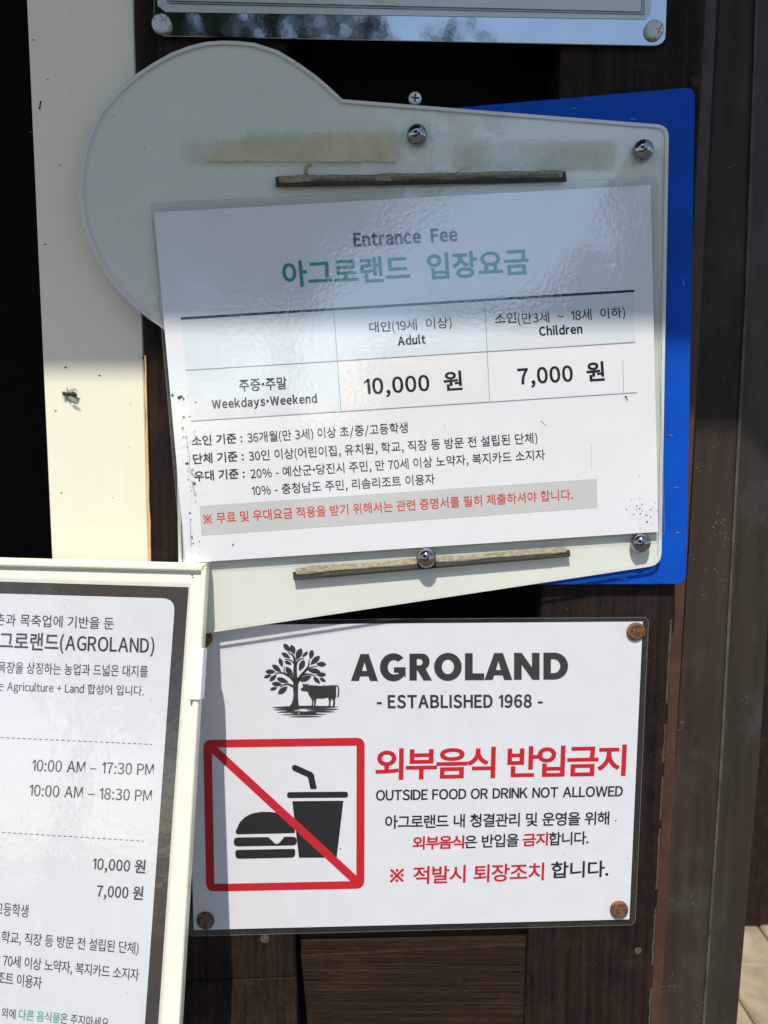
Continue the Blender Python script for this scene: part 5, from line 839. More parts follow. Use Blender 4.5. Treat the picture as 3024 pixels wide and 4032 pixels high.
# filled nail holes and a knot hole
def disc(name, c, r, mat, parent, n=20, squash=1.0, jag=0.0, thick=.0004):
    v = []
    for k in range(n):
        a = 2 * math.pi * k / n; rr = r * (1 + random.uniform(-jag, jag))
        v.append(Vector(c) + Vector((math.cos(a) * rr, 0, math.sin(a) * rr * squash)))
    return bm_obj(name, slab_bm(v, (0, thick + .001, 0), thick * .8, 1), mat, parent)
M['filler'] = plain_mat('filler', (.085, .066, .046), rough=.7, var=.4, scale=500)
wp = wall_plane(W0 - .0004)
disc('wood_plug', wp.at(1042, 3698), .0032, M['filler'], tw, jag=.06)
disc('wood_plug', wp.at(2513, 3745), .0024, M['filler'], tw, jag=.15)
disc('knot_hole', wp.at(2742, 318), .0036, M['dark_hole'], tw, jag=.1)

# ------------------------------------------------------------------ dark opening and cream panel at the left
di = thing('dark_opening', (-.5, .6, -.6), 'black unlit opening left of the cream panel', 'opening')
bm_obj('back_board', slab_bm([(-1.6, .62, -1.3), (.0, .62, -1.3), (.0, .62, .9), (-1.6, .62, .9)], (0, .02, 0)), M['wood_black'], di)
bm_obj('ceiling_board', slab_bm([(-1.6, .06, .60), (.0, .06, .60), (.0, .60, .60), (-1.6, .60, .60)], (0, 0, .02)), M['wood_black'], di)
bm_obj('side_board', slab_bm([(-.10, .062, -1.3), (-.10, .60, -1.3), (-.10, .60, .58), (-.10, .062, .58)], (.02, 0, 0)), M['wood_black'], di)
bm_obj('floor_board', slab_bm([(-1.6, .06, -1.3), (-.1, .06, -1.3), (-.1, .60, -1.3), (-1.6, .60, -1.3)], (0, 0, -.02)), M['wood_black'], di)

CP = wall_plane(.0045)
cp = thing('cream_panel', CP.at(380, 2600), 'cream painted upright panel with a fly on it, beside the dark opening', 'panel')
rough_slab('board', .0045, [(93, -260), (519, -260), (640, 4300), (300, 4300)], .05, M['cream_paint'], cp, jitter=.00005, bevel=.0006)
def specks(name, pl, spots, mat, parent, lift=.0002):
    V = []; Fc = []
    for x, y, r in spots:
        n = random.randint(5, 7); i0 = len(V); sx = random.uniform(.6, 1.6)
        for k in range(n):
            a = 2 * math.pi * k / n; rr = r * random.uniform(.6, 1.2)
            V.append(pl.at(x + math.cos(a) * rr * sx, y + math.sin(a) * rr, lift))
        Fc.append(list(range(i0, i0 + n)))
    o = mesh_obj(name, V, Fc, mat, parent)
    o['kind'] = 'stuff'
    return o
sp = [(218, 1617, 4), (242, 1940, 4), (258, 1447, 4), (444, 1960, 3), (159, 403, 5), (155, 425, 3), (132, 157, 4), (188, 313, 4), (178, 962, 4),
      (237, 650, 3), (392, 1478, 4), (515, 1593, 3), (569, 1526, 4), (120, 520, 4), (470, 860, 3), (566, 1407, 5)]
sp += [(random.uniform(120, 560), random.uniform(0, 2150), random.uniform(1.0, 1.8)) for _ in range(28)]
specks('dirt_specks', CP, sp, M['grime'], cp)
poly('scratch', CP, [(158, 398), (164, 396), (158, 432), (152, 430)], M['grime'], cp, .0002)

# ------------------------------------------------------------------ metal clad column at the right
mc = thing('metal_column', (.25, .05, -.6), 'tall brown patina metal clad column at the right of the signs', 'column')
c0 = wall_plane(.028); c1 = wall_plane(.048)
ridge = [(2990, -260), (2938, 1200), (2885, 2176), (2841, 2989), (2760, 4200)]
lefte = [(2850, -260), (2770, 1200), (2712, 2176), (2660, 2989), (2560, 4200)]
right = [(3120, -260), (3080, 1200), (3040, 2176), (2989, 2989), (2886, 4200)]
def facet(name, A, pa, B, pb, mat, back):
    bm = bmesh.new(); n = len(A)
    a = [bm.verts.new(pa.at(*p)) for p in A]; b = [bm.verts.new(pb.at(*p)) for p in B]
    a2 = [bm.verts.new(v.co + Vector(back)) for v in a]; b2 = [bm.verts.new(v.co + Vector(back)) for v in b]
    for k in range(n - 1):
        bm.faces.new((a[k], a[k + 1], b[k + 1], b[k])); bm.faces.new((b[k], b[k + 1], b2[k + 1], b2[k]))
        bm.faces.new((a2[k], b2[k], b2[k + 1], a2[k + 1])); bm.faces.new((a2[k], a2[k + 1], a[k + 1], a[k]))
    bm.faces.new((a[0], b[0], b2[0], a2[0])); bm.faces.new((a[-1], a2[-1], b2[-1], b[-1]))
    bmesh.ops.recalc_face_normals(bm, faces=bm.faces)
    return bm_obj(name, bm, mat, mc)
facet('front_face', [(x + 0, y) for x, y in lefte], c0, ridge, c0, M['patina'], (0, .04, 0))
facet('side_face', [(x + 1, y) for x, y in ridge], wall_plane(.0285), right, c1, M['patina'], (0, .04, 0))
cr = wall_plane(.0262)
facet('folded_seam', [(x - 5, y) for x, y in ridge], cr, [(x + 5, y) for x, y in ridge], cr, M['ridge_highlight'], (0, .0018, 0))  # paler strip paints in the highlight along the column's ridge
facet('edge_strip', [(2760, -260), (2690, 1200), (2640, 2176), (2600, 2989), (2530, 4200)], wall_plane(.022),
      [(2836, -260), (2760, 1200), (2706, 2176), (2658, 2989), (2590, 4200)], wall_plane(.022), M['rust_strip'], (0, .02, 0))

# ================================================================== FASTENERS
def dome_mesh(name, r, h, mat, rim=.0006, n=24, rings=7, square=.5):
    """button head facing -y, base at y=0"""
    bm = bmesh.new()
    prof = [(r, 0), (r, -rim)] + [(r * math.cos(t) ** square, -rim - h * math.sin(t)) for t in [math.pi / 2 * k / rings for k in range(1, rings)]]
    loops = []
    for (pr, py) in prof:
        loops.append([bm.verts.new((pr * math.cos(2 * math.pi * k / n), py, pr * math.sin(2 * math.pi * k / n))) for k in range(n)])
    top = bm.verts.new((0, -rim - h, 0))
    for a, b in zip(loops, loops[1:]):
        for k in range(n):
            bm.faces.new((a[k], a[(k + 1) % n], b[(k + 1) % n], b[k]))
    for k in range(n):
        bm.faces.new((loops[-1][k], loops[-1][(k + 1) % n], top))
    bm.faces.new(list(reversed(loops[0])))
    bmesh.ops.recalc_face_normals(bm, faces=bm.faces)
    for f in bm.faces: f.smooth = True
    me = bpy.data.meshes.new(name); bm.to_mesh(me); bm.free()
    me.materials.append(mat)
    return me

def put(name, me, loc, parent, rot=(0, 0, 0)):
    o = bpy.data.objects.new(name, me)
    place(o, parent, loc); o.rotation_euler = rot
    return o

NAIL = dome_mesh('dome_nail', .0063, .0056, M['chrome'], rings=9, square=1.0)
TACK = dome_mesh('flat_tack', .0061, .0013, M['rust_tack'], square=.22)
TACKG = dome_mesh('flat_tack_grey', .0061, .0013, M['rust_grey'], square=.22)
BOLT = dome_mesh('bolt_head', .0057, .0018, M['worn_white'], square=.3, rim=.0014)
SMALL = dome_mesh('screw_head', .0040, .0011, M['zinc'], square=.35)

# ================================================================== TOP PLATE
TP = wall_plane(-.004)
tp = thing('metal_notice_plate', TP.at(1600, 100), 'shiny stainless steel plate with a framed notice at the top edge', 'sign')
outl = round_poly([(604, -420), (2640, -420), (2621, 181), (640, 142), (606, 108)], [0, 0, 52, 10, 10])
bm_obj('plate', slab_bm([TP.at(*p) for p in outl], (0, .0015, 0), .0003, 1), M['steel'], tp)
pap = [(619, -400), (2585, -400), (2562, 52), (2543, 76), (652, 47), (620, 22)]
poly('notice_paper', TP, pap, M['top_paper'], tp, .0003)
poly('notice_print_area', TP, [(664, -390), (2536, -390), (2531, 48), (668, 9)], M['top_inner'], tp, .0005)
for d in (0, 9):
    bar('border_line', TP, (661 + d, 13 - d), (2536 - d, 56 - d), 4 if d else 3, M['top_line'], tp, .0007)
    bar('border_line', TP, (661 + d, 13 - d), (661 + d, -390), 3, M['top_line'], tp, .0007)
    bar('border_line', TP, (2536 - d, 56 - d), (2540 - d, -390), 3, M['top_line'], tp, .0007)
put('bolt_head', BOLT, TP.at(638, 99), tp)
put('bolt_head', BOLT, TP.at(2573, 122), tp, (0, 1.2, 0))

# small cross-head screw in the dark recess
ps = wall_plane(.001)
scr = thing('cross_head_screw', ps.at(1634, 390), 'small zinc cross head screw above the white acrylic sign', 'screw')
put('head', SMALL, ps.at(1634, 390), scr)
cc = ps.at(1634, 390) + Vector((0, -.00185, 0))
for a in (0.0, math.pi / 2):
    q = Quaternion((0, 1, 0), a + .08)
    pts = [q @ Vector((sx * .0024, 0, sz * .00045)) + cc + Vector((0, -.0001 * (a > 0), 0)) for sx, sz in ((-1, -1), (1, -1), (1, 1), (-1, 1))]
    mesh_obj('cross_slot', pts, [(0, 1, 2, 3)], M['dark_hole'], scr)
bm_obj('shank', slab_bm([ps.at(1634, 390) + Vector((math.cos(t) * .0016, .0002, math.sin(t) * .0016)) for t in [k * math.pi / 4 for k in range(8)]], (0, .033, 0)), M['zinc'], scr)

# ================================================================== BLUE PLATE
BP = wall_plane(-.0062)
bl = round_poly([(770, 512), (2738, 342), (2702, 2300), (770, 2306)], [10, 45, 42, 10])
blue = thing('blue_plate', BP.at(1700, 2300), 'bright blue metal plate behind the white acrylic sign', 'sign')
bm_obj('plate', slab_bm([BP.at(*p) for p in bl], (0, .0025, 0), .0004, 2), M['blue_paint'], blue)
bm_obj('spacer_batten', slab_bm([wall_plane(-.0035).at(*p) for p in [(2250, 600), (2400, 600), (2380, 2150), (2240, 2150)]], (0, .0034, 0)), M['wood_dark'], blue)
for x, y, dx, dy in ((2630, 1712, 18, 2), (2655, 1918, 16, 2), (2662, 2096, 14, 1), (2440, 2276, 30, 3), (2480, 470, 22, -2), (2690, 1100, 3, 24), (2250, 428, 20, -3)):
    bar('scratch', BP, (x, y), (x + dx, y + dy), 2.2, M['pale_scratch'], blue, .0001)
specks('paint_nicks', BP, [(2645, 608, 5), (2635, 1712, 4), (2660, 1918, 4), (2655, 2100, 4), (2712, 1360, 3)], M['grime'], blue)

# ================================================================== ACRYLIC SIGN
AF = wall_plane(-.0120)      # front of the clear sheet
AB = wall_plane(-.0094)      # front of the white sheet
acr = thing('acrylic_sign', AF.at(1600, 2400), 'white acrylic sign board with a big round lobe, holding the entrance fee sheet', 'sign')
ao = [(680, 1344), (674, 1327), (638, 1294), (584, 1257), (529, 1212), (465, 1148), (424, 1095), (392, 1045), (364, 990), (328, 893), (313, 800), (310, 729), (319, 638), (346, 528),
      (392, 437), (456, 360), (533, 291), (601, 246), (671, 207), (747, 178), (810, 163), (875, 158), (940, 160), (1002, 167), (1093, 196), (1166, 239),
      (1248, 297), (1312, 353), (1349, 389)]
tail = round_poly([(1349, 389), (2636, 491), (2606, 2226), (706, 2512), (686, 1352)], [0, 50, 52, 20, 0])[1:]
ao = ao[:-1] + [(1349, 389)] + [p for p in tail]
bm_obj('clear_sheet', slab_bm([AF.at(*p) for p in ao], (0, .0024, 0), .0005, 2), M['acrylic_clear'], acr)
ring('shadow_rim', AF, offset_poly(ao, 2), offset_poly(ao, 15), M['acrylic_rim'], acr, -.0010)  # pale rim ring, added opaque so the clear edge throws a shadow band
ai = offset_poly(ao, 13)
bm_obj('white_sheet', slab_bm([AB.at(*p) for p in ai], (0, .0022, 0), .0003, 1), M['acrylic_white'], acr)
bm_obj('spacer', slab_bm([wall_plane(-.0070).at(*p) for p in [(1580, 600), (1690, 600), (1690, 2100), (1580, 2100)]], (0, .0005, 0)), M['foam'], acr)

def ragged(pts, amp, step=14):
    out = []
    n = len(pts)
    for i in range(n):
        a = Vector(pts[i]); b = Vector(pts[(i + 1) % n]); k = max(1, int((b - a).length / step))
        for j in range(k):
            p = a.lerp(b, j / k)
            out.append((p.x + random.uniform(-amp, amp) * .4, p.y + random.uniform(-amp, amp)))
    return out
poly('masking_tape', AF, ragged([(800, 634), (830, 585), (880, 548), (965, 538), (975, 524), (1562, 519), (1566, 634), (1200, 636)], 4, 9), M['masking_tape'], acr, .00015)
poly('masking_tape', AF, ragged([(715, 636), (720, 560), (760, 535), (870, 545), (820, 590), (795, 634)], 5, 9), M['tape_trace'], acr, .0001)
poly('pale_tape', AF, ragged([(1786, 660), (1795, 560), (1880, 551), (2428, 551), (2426, 662), (2100, 664)], 3, 9), M['pale_tape'], acr, .00015)

def hook_strip(tl, tr, br, b_l, glue_top, glue_low):
    z = bm_obj('adhesive_strip', slab_bm([AF.at(*p, .0022) for p in (tl, tr, br, b_l)], (0, .0021, 0), .0003, 1), M['foam'], acr)
    # tan glue residue with a ribbed face, along the upper part of the strip
    def on(u, v):
        a = Vector(tl).lerp(Vector(tr), u); b = Vector(b_l).lerp(Vector(br), u)
        return tuple(a.lerp(b, v))
    V = []; Fc = []; n = 90
    for k in range(n + 1):
        u = .012 + .976 * k / n
        e0 = glue_top + .16 * mnoise.noise(Vector((u * 14, 3, glue_top))); e1 = glue_low + .22 * mnoise.noise(Vector((u * 9, 7, 1)))
        V.append(AF.at(*on(u, e0), .0016)); V.append(AF.at(*on(u, min(.18, glue_low - .1)), .0027 + .0002 * random.random())); V.append(AF.at(*on(u, e1), .0026 + .0002 * random.random()))
    for k in range(n):
        for j in range(2):
            Fc.append((k * 3 + j, k * 3 + 3 + j, k * 3 + 4 + j, k * 3 + 1 + j))
    mesh_obj('glue_residue', V, Fc, M['glue'], z)
    V = []; Fc = []; m = 120
    for k in range(m):
        u = .02 + .96 * k / m; du = .96 / m * .45
        if mnoise.noise(Vector((u * 7, 1, glue_top))) > .25: continue
        i0 = len(V)
        for (uu, vv) in ((u, .22), (u + du, .22), (u + du, .72), (u, .72)):
            V.append(AF.at(*on(uu, vv), .0031))
        Fc.append((i0, i0 + 1, i0 + 2, i0 + 3))
    o = mesh_obj('ribs', V, Fc, M['ridge'], z); o['kind'] = 'stuff'
    return z
s1 = hook_strip((1084, 696), (2228, 674), (2232, 712), (1085, 733), -.10, .55)
s2 = hook_strip((1152, 2254), (2244, 2166), (2247, 2192), (1156, 2286), -.55, .25)
so = stroke([(1206, 700), (1204, 675), (1212, 655), (1228, 648)], 19, 13)
mesh_obj('glue_string', [AF.at(x, y, .0018) for x, y in so], strip_faces(len(so) // 2), M['glue'], s1)
so = stroke([(1770, 692), (1795, 680), (1826, 664)], 7, 3)
mesh_obj('glue_string', [AF.at(x, y, .0018) for x, y in so], strip_faces(len(so) // 2), M['glue'], s1)
for (x, y), r in (((1642, 534), 0.0), ((2531, 594), .7), ((2521, 2138), 2.1), ((1678, 2197), 1.0)):
    put('dome_nail', NAIL, AF.at(x, y, .0003 + (.0027 if y > 2180 else 0)), acr, (0, r, 0))
specks('dirt_specks', AF, [(568, 585, 4), (448, 457, 3), (1168, 244, 4), (470, 862, 3)] +
       [(random.uniform(400, 2600), random.uniform(420, 760), random.uniform(1, 2.2)) for _ in range(50)], M['grime'], acr, .0003)

# ================================================================== ENTRANCE FEE SHEET
FP = wall_plane(-.0135)
fee = thing('entrance_fee_sheet', FP.at(1660, 2150), 'laminated entrance fee price sheet with teal Korean title on the acrylic sign', 'notice')
fo = [(606, 836), (2562, 728), (2592, 2094), (731, 2217)]
bm_obj('paper', slab_bm([FP.at(*p) for p in fo], (0, .0004, 0)), M['fee_paper'], fee)
film_o = round_poly([(592, 800), (2588, 694), (2618, 2106), (716, 2230)], 14, 4)
film_bm = slab_bm([FP.at(*p, -.00045) for p in film_o], (0, .0004, 0))
bm_obj('laminating_film', film_bm, M['film'], fee)
ring('film_edge', FP, film_o, offset_poly(film_o, 3), M['film_edge'], fee, -.0003)
UF = (-.072, -1)
def fcell(pts, mat): poly('table_cell', FP, pts, M[mat], fee, .0001)
fcell([(713, 1258), (1312, 1222), (1326, 1421), (732, 1456)], 'fee_blue')
fcell([(1316, 1222), (1906, 1190), (1915, 1383), (1330, 1420)], 'fee_blue')
fcell([(1911, 1190), (2494, 1151), (2502, 1345), (1919, 1383)], 'fee_blue')
fcell([(733, 1460), (1328, 1425), (1342, 1620), (752, 1656)], 'fee_blue')
fcell([(1332, 1425), (1915, 1388), (1926, 1581), (1345, 1619)], 'fee_cream')
bar('table_rule', FP, (711, 1254), (2497, 1145), 9, M['fee_black'], fee, .00025)
bar('table_rule', FP, (732, 1458), (2502, 1347), 2.6, M['fee_line'], fee, .00025)
bar('table_rule', FP, (752, 1658), (2509, 1545), 2.6, M['fee_line'], fee, .00025)
bar('table_rule', FP, (1314, 1222), (1343, 1621), 2.6, M['fee_line'], fee, .0003)
bar('table_rule', FP, (1909, 1190), (1928, 1583), 2.6, M['fee_line'], fee, .0003)
bar('table_rule', FP, (2452, 1417), (2456, 1547), 1.6, M['fee_line'], fee, .0003)
poly('grey_band', FP, [(785, 1992), (2350, 1885), (2353, 1999), (794, 2109)], M['fee_band'], fee, .0001)
def ft(s, b, c, h, mat='fee_black', off=.004, **k): text(s, FP, b, c, h, M[mat], fee, UF, off, **k)
ft('Entrance  Fee', (1394, 972), (1802, 950), 55, 'fee_grey', .034)
ft('아그로랜드  입장요금', (1117, 1133), (2084, 1080), 104, 'fee_teal', .020)
ft('대인', (1455, 1310), (1538, 1305), 42, off=.016)
ft('(19세  이상)', (1546, 1311), (1780, 1296), 50)
ft('Adult', (1567, 1361), (1677, 1353), 38, off=.040)
ft('소인', (1950, 1276), (2034, 1270), 42, off=.016)
ft('(만3세  ~  18세  이하)', (2041, 1283), (2463, 1256), 50)
ft('Children', (2124, 1323), (2294, 1313), 39, off=.040)
ft('주중·주말', (943, 1543), (1131, 1532), 50, off=.014)
ft('Weekdays·Weekend', (836, 1620), (1250, 1596), 48, off=.034)
ft('10,000  원', (1437, 1570), (1823, 1546), 88, off=.022)
ft('7,000  원', (2042, 1530), (2383, 1509), 88, off=.022)
ft('소인 기준 :', (756, 1757), (955, 1744), 41, off=.018)
ft('36개월(만 3세) 이상 초/중/고등학생', (976, 1750), (1607, 1709), 48)
ft('단체 기준 :', (761, 1828), (960, 1815), 41, off=.018)
ft('30인 이상(어린이집, 유치원, 학교, 직장 등 방문 전 설립된 단체)', (982, 1822), (2117, 1750), 48)
ft('우대 기준 :', (766, 1896), (964, 1883), 41, off=.018)
ft('20% - 예산군·당진시 주민, 만 70세 이상 노약자, 복지카드 소지자', (989, 1891), (2147, 1815), 47)
ft('10% - 충청남도 주민, 리솜리조트 이용자', (994, 1958), (1713, 1911), 47)
ft('※ 무료 및 우대요금 적용을 받기 위해서는 관련 증명서를 필히 제출하셔야 합니다.', (802, 2065), (2256, 1968), 44, 'fee_red', .010)
sp = []
for _ in range(48):
    y = random.uniform(1540, 2180); x = 640 + (y - 836) * .0894 + random.expovariate(1 / 26)
    sp.append((x, y, random.choice((1.2, 1.6, 2.4, 3.4))))
sp += [(680, 1556, 6), (705, 1565, 7), (714, 1560, 5), (722, 1570, 5), (764, 1903, 5), (735, 1825, 5), (2465, 1563, 6), (2470, 1572, 4)]
sp += [(random.gauss(2530, 30), random.gauss(2020, 45), random.uniform(1, 3)) for _ in range(40)]
sp += [(random.uniform(800, 2550), random.uniform(760, 2150), random.uniform(.8, 1.7)) for _ in range(35)]
specks('dirt_specks', FP, sp, M['grime'], fee, .0004)
M['smudge'] = print_mat('smudge', (.50, .50, .50), ior=1.5)
for pts, w0, w1 in (([(735, 1740), (745, 1800), (742, 1860)], 3, 2), ([(760, 1845), (752, 1860), (768, 1875)], 10, 4), ([(756, 1890), (762, 1925), (770, 1952)], 4, 9),
                    ([(2328, 1752), (2330, 1850)], 2, 1.5), ([(1750, 1670), (1751, 1690)], 3, 2), ([(2130, 1655), (2150, 1675)], 4, 2), ([(748, 2040), (752, 2150)], 3, 5)):
    so = stroke(pts, w0, w1)
    mesh_obj('scuff_mark', [FP.at(x, y, .0003) for x, y in so], strip_faces(len(so) // 2), M['smudge'], fee)

# ================================================================== NO FOOD NOTICE
NP = wall_plane(-.0020)
ban = thing('no_food_notice', NP.at(1600, 3640), 'laminated white notice forbidding outside food and drink with a red crossed pictogram', 'notice')
no = [(728, 2462), (2531, 2448), (2478, 3620), (763, 3662)]
bm_obj('paper', slab_bm([NP.at(*p) for p in no], (0, .0004, 0)), M['ban_paper'], ban)
nf = round_poly([(700, 2442), (2556, 2429), (2502, 3643), (738, 3688)], 26, 5)
bm_obj('laminating_film', slab_bm([NP.at(*p, -.00045) for p in nf], (0, .0004, 0)), M['film'], ban)
ring('film_edge', NP, nf, offset_poly(nf, 3), M['film_edge'], ban, -.0003)
UN = (.03, -1)
def nt(s, b, c, h, mat='ban_black', off=.01, **k): text(s, NP, b, c, h, M[mat], ban, k.pop('up', UN), off, **k)
def arc(cx, cy, rx, ry, a0, a1, n=16):
    return [(cx + rx * math.cos(math.radians(a0 + (a1 - a0) * k / n)), cy + ry * math.sin(math.radians(a0 + (a1 - a0) * k / n))) for k in range(n + 1)]
HEAVY = {   # fat capitals, one unit high
    'A': [[(0, 0), (.35, 1), (.66, 1), (1.0, 0), (.71, 0), (.65, .17), (.35, .17), (.29, 0)], [(.41, .37), (.59, .37), (.50, .70)]],
    'G': [arc(.5, .5, .5, .52, 42, 322, 26) + [(.95, .10), (.95, .50), (.52, .50), (.52, .30), (.68, .30), (.68, .24)] + list(reversed(arc(.52, .5, .23, .27, 50, 285, 18)))],
    'R': [[(0, 0), (0, 1), (.48, 1)] + arc(.48, .70, .29, .30, 88, -62, 12) + [(.86, 0), (.54, 0), (.30, .38), (.28, .38), (.28, 0)], [(.28, .56), (.28, .80), (.40, .80)] + arc(.40, .68, .10, .12, 88, -88, 8)],
    'O': [arc(.5, .5, .5, .52, 0, 350, 34), arc(.5, .5, .22, .27, 0, 350, 28)],
    'L': [[(0, 0), (0, 1), (.28, 1), (.28, .25), (.70, .25), (.70, 0)]],
    'N': [[(0, 0), (0, 1), (.28, 1), (.66, .46), (.66, 1), (.94, 1), (.94, 0), (.68, 0), (.28, .56), (.28, 0)]],
    'D': [[(0, 0), (0, 1), (.40, 1)] + arc(.40, .5, .52, .50, 88, -88, 20) + [(.40, 0)], [(.28, .24), (.28, .76), (.38, .76)] + arc(.38, .5, .25, .26, 88, -88, 14)],
}
V = []; Fc = []
for ch, x0, x1 in (('A', 97, 223), ('G', 232, 352), ('R', 370, 475), ('O', 485, 614), ('L', 629, 719), ('A', 720, 850), ('N', 858, 977), ('D', 995, 1110)):
    gv, gf = outline_glyph(HEAVY[ch], 0)
    lo = min(p[0] for p in gv); hi = max(p[0] for p in gv); i0 = len(V)
    V += [(1300 + (x0 + (p[0] - lo) / (hi - lo) * (x1 - x0)) * .8439, 2681 - (x0 - 97) * .006 - p[1] * 106) for p in gv]
    Fc += [[i + i0 for i in f] for f in gf]
mesh_obj('title_lettering', [NP.at(x, y, .00022) for x, y in V], Fc, M['ban_charcoal'], ban)
nt('- ESTABLISHED 1968 -', (1484, 2790), (2137, 2787), 54, 'ban_charcoal', .034, up=(-.005, -1))
nt('외부음식 반입금지', (1477, 3072), (2463, 3055), 124, 'ban_red', .023, track=-.08, space=.25)
nt('OUTSIDE FOOD OR DRINK NOT ALLOWED', (1480, 3153), (2452, 3136), 42, 'ban_black', .020, track=-.05)
nt('아그로랜드 내 청결관리 및 운영을 위해', (1516, 3264), (2398, 3248), 54, 'ban_black', .016, track=-.06)
nt('외부음식', (1624, 3346), (1827, 3341), 53, 'ban_red', .026, track=-.08)
nt('은 반입을', (1829, 3341), (2042, 3333), 52, 'ban_black', .016, track=-.06)
nt('금지', (2057, 3334), (2157, 3329), 52, 'ban_red', .026, track=-.06)
nt('합니다.', (2160, 3330), (2317, 3325), 53, 'ban_black', .016, track=-.06)
nt('※', (1534, 3476), (1590, 3473), 55, 'ban_red', .022)
nt('적발시 퇴장조치', (1626, 3482), (2141, 3466), 70, 'ban_red', .016, track=-.05)
nt('합니다.', (2169, 3459), (2395, 3453), 66, 'ban_black', .016, track=-.04)

def z3(x, y): return (700 + x * .4822, 2850 + y * .4822)
def z1(x, y): return (800 + x * .5425, 2380 + y * .5425)
# crossed-out meal pictogram
ro = round_poly([z3(208, 132), z3(1526, 113), z3(1523, 1345), z3(232, 1370)], 34, 6)
ri = [z3(278, 194), z3(1460, 178), z3(1458, 1284), z3(299, 1308)]
ri_full = []
for c in ri: ri_full += [c] * 7
fr = ring('red_frame', NP, ro, ri_full, M['ban_red'], ban, .0002)
poly('red_slash', NP, [z3(278, 194), z3(325, 193), z3(1459, 1240), z3(1458, 1284), z3(1410, 1285), z3(279, 240)], M['ban_red'], ban, .0003)
def npoly(name, pts, mat='ban_black', lift=.00025): return poly(name, NP, pts, M[mat], ban, lift)
npoly('cup_body', [z3(935, 632), z3(1352, 628), z3(1297, 1092), z3(990, 1093)])
npoly('cup_lid', round_poly([z3(892, 558), z3(1390, 554), z3(1390, 602), z3(892, 606)], 12, 5))
so = [z3(935, 342), z3(958, 334), z3(1098, 397), z3(1112, 416), z3(1135, 531), z3(1083, 533), z3(1062, 436), z3(940, 380), z3(931, 362)]
npoly('drinking_straw', so)
bun = [z3(470, 885)] + [z3(478 + 8, 848), z3(505, 805), z3(550, 760), z3(610, 731), z3(680, 719), z3(755, 720), z3(820, 728), z3(875, 762), z3(920, 810), z3(948, 852), z3(957, 875), z3(952, 892), z3(484, 902)]
npoly('burger_bun', bun)
npoly('burger_filling', round_poly([z3(457, 928), z3(740, 925), z3(795, 980), z3(822, 980), z3(872, 922), z3(972, 922), z3(972, 992), z3(457, 1001)], [17, 3, 6, 6, 3, 17, 17, 17], 5))
npoly('burger_base', round_poly([z3(470, 1030), z3(958, 1021), z3(958, 1092), z3(470, 1102)], [10, 8, 16, 17], 5))
# tree and cow emblem
emb = poly('tree_emblem', NP, [z1(*p) for p in [(618, 748), (640, 722), (652, 690), (656, 650), (652, 610), (655, 575), (690, 575), (689, 610), (688, 650), (690, 700), (697, 748)]], M['ban_charcoal'], ban, .00025)
branches = [([(672, 590), (667, 500), (667, 420), (652, 372), (612, 347)], 36, 5), ([(678, 572), (712, 515), (762, 452), (768, 395)], 27, 5), ([(722, 505), (772, 460), (832, 448)], 12, 4),
            ([(684, 548), (722, 512), (770, 506), (820, 520)], 20, 4), ([(672, 570), (630, 525), (575, 497), (520, 501)], 24, 4), ([(612, 517), (588, 488), (588, 448)], 11, 4),
            ([(668, 605), (622, 580), (585, 584), (555, 600)], 18, 4), ([(668, 450), (690, 405), (732, 390)], 16, 4), ([(664, 432), (635, 405), (590, 397)], 12, 4), ([(655, 545), (640, 500), (632, 470)], 6, 3)]
for p, a, b in branches:
    so = stroke([z1(*q) for q in p], a * .5425, b * .5425)
    mesh_obj('branch', [NP.at(x, y, .00026) for x, y in so], strip_faces(len(so) // 2), M['ban_charcoal'], emb)
leaves = [((583, 285), (632, 342), .5), ((638, 293), (662, 362), .55), ((713, 318), (675, 402), .5), ((760, 342), (718, 382), .4), ((792, 328), (778, 398), .5), ((847, 373), (778, 437), .42),
          ((893, 435), (820, 432), .5), ((567, 350), (632, 390), .4), ((553, 387), (575, 455), .42), ((590, 412), (643, 435), .45), ((500, 437), (568, 490), .42), ((598, 452), (652, 522), .46),
          ((733, 402), (697, 482), .48), ((450, 487), (525, 488), .45), ((440, 530), (496, 512), .42), ((482, 557), (534, 508), .42), ((533, 535), (619, 566), .40), ((497, 575), (573, 580), .45),
          ((484, 620), (539, 602), .42), ((543, 650), (613, 595), .46), ((852, 489), (757, 474), .40), ((893, 508), (820, 510), .45), ((703, 556), (786, 518), .44), ((800, 525), (849, 575), .42), ((845, 533), (892, 562), .45)]
for a, b, w in leaves:
    a = Vector(z1(*a)); b = Vector(z1(*b)); d = b - a; n_ = Vector((-d.y, d.x)) * w
    o1 = []; o2 = []
    for k in range(9):
        t = k / 8; q = a.lerp(b, t); ww = (math.sin(math.pi * t ** .85) ** .9) * .5
        o1.append(tuple(q + n_ * ww)); o2.append(tuple(q - n_ * ww))
    pts = o1 + list(reversed(o2[1:-1]))
    mesh_obj('leaf', [NP.at(x, y, .00027) for x, y in pts], [list(range(len(pts)))], M['ban_charcoal'], emb)
cow = [(706, 614), (725, 598), (722, 584), (717, 568), (728, 578), (745, 578), (757, 579), (761, 567), (764, 580), (756, 588), (772, 585), (850, 591), (905, 588), (950, 585), (962, 590), (966, 606), (964, 640), (965, 668),
       (956, 692), (959, 716), (952, 742), (939, 742), (945, 706), (934, 682), (926, 702), (921, 742), (907, 742), (914, 710), (907, 676), (870, 683), (822, 683), (819, 712), (812, 741), (802, 741), (806, 706), (801, 690),
       (797, 740), (785, 740), (790, 706), (784, 682), (770, 665), (762, 642), (754, 631), (735, 629), (718, 629)]
npoly('cow_emblem', [z1(*p) for p in cow], 'ban_charcoal')
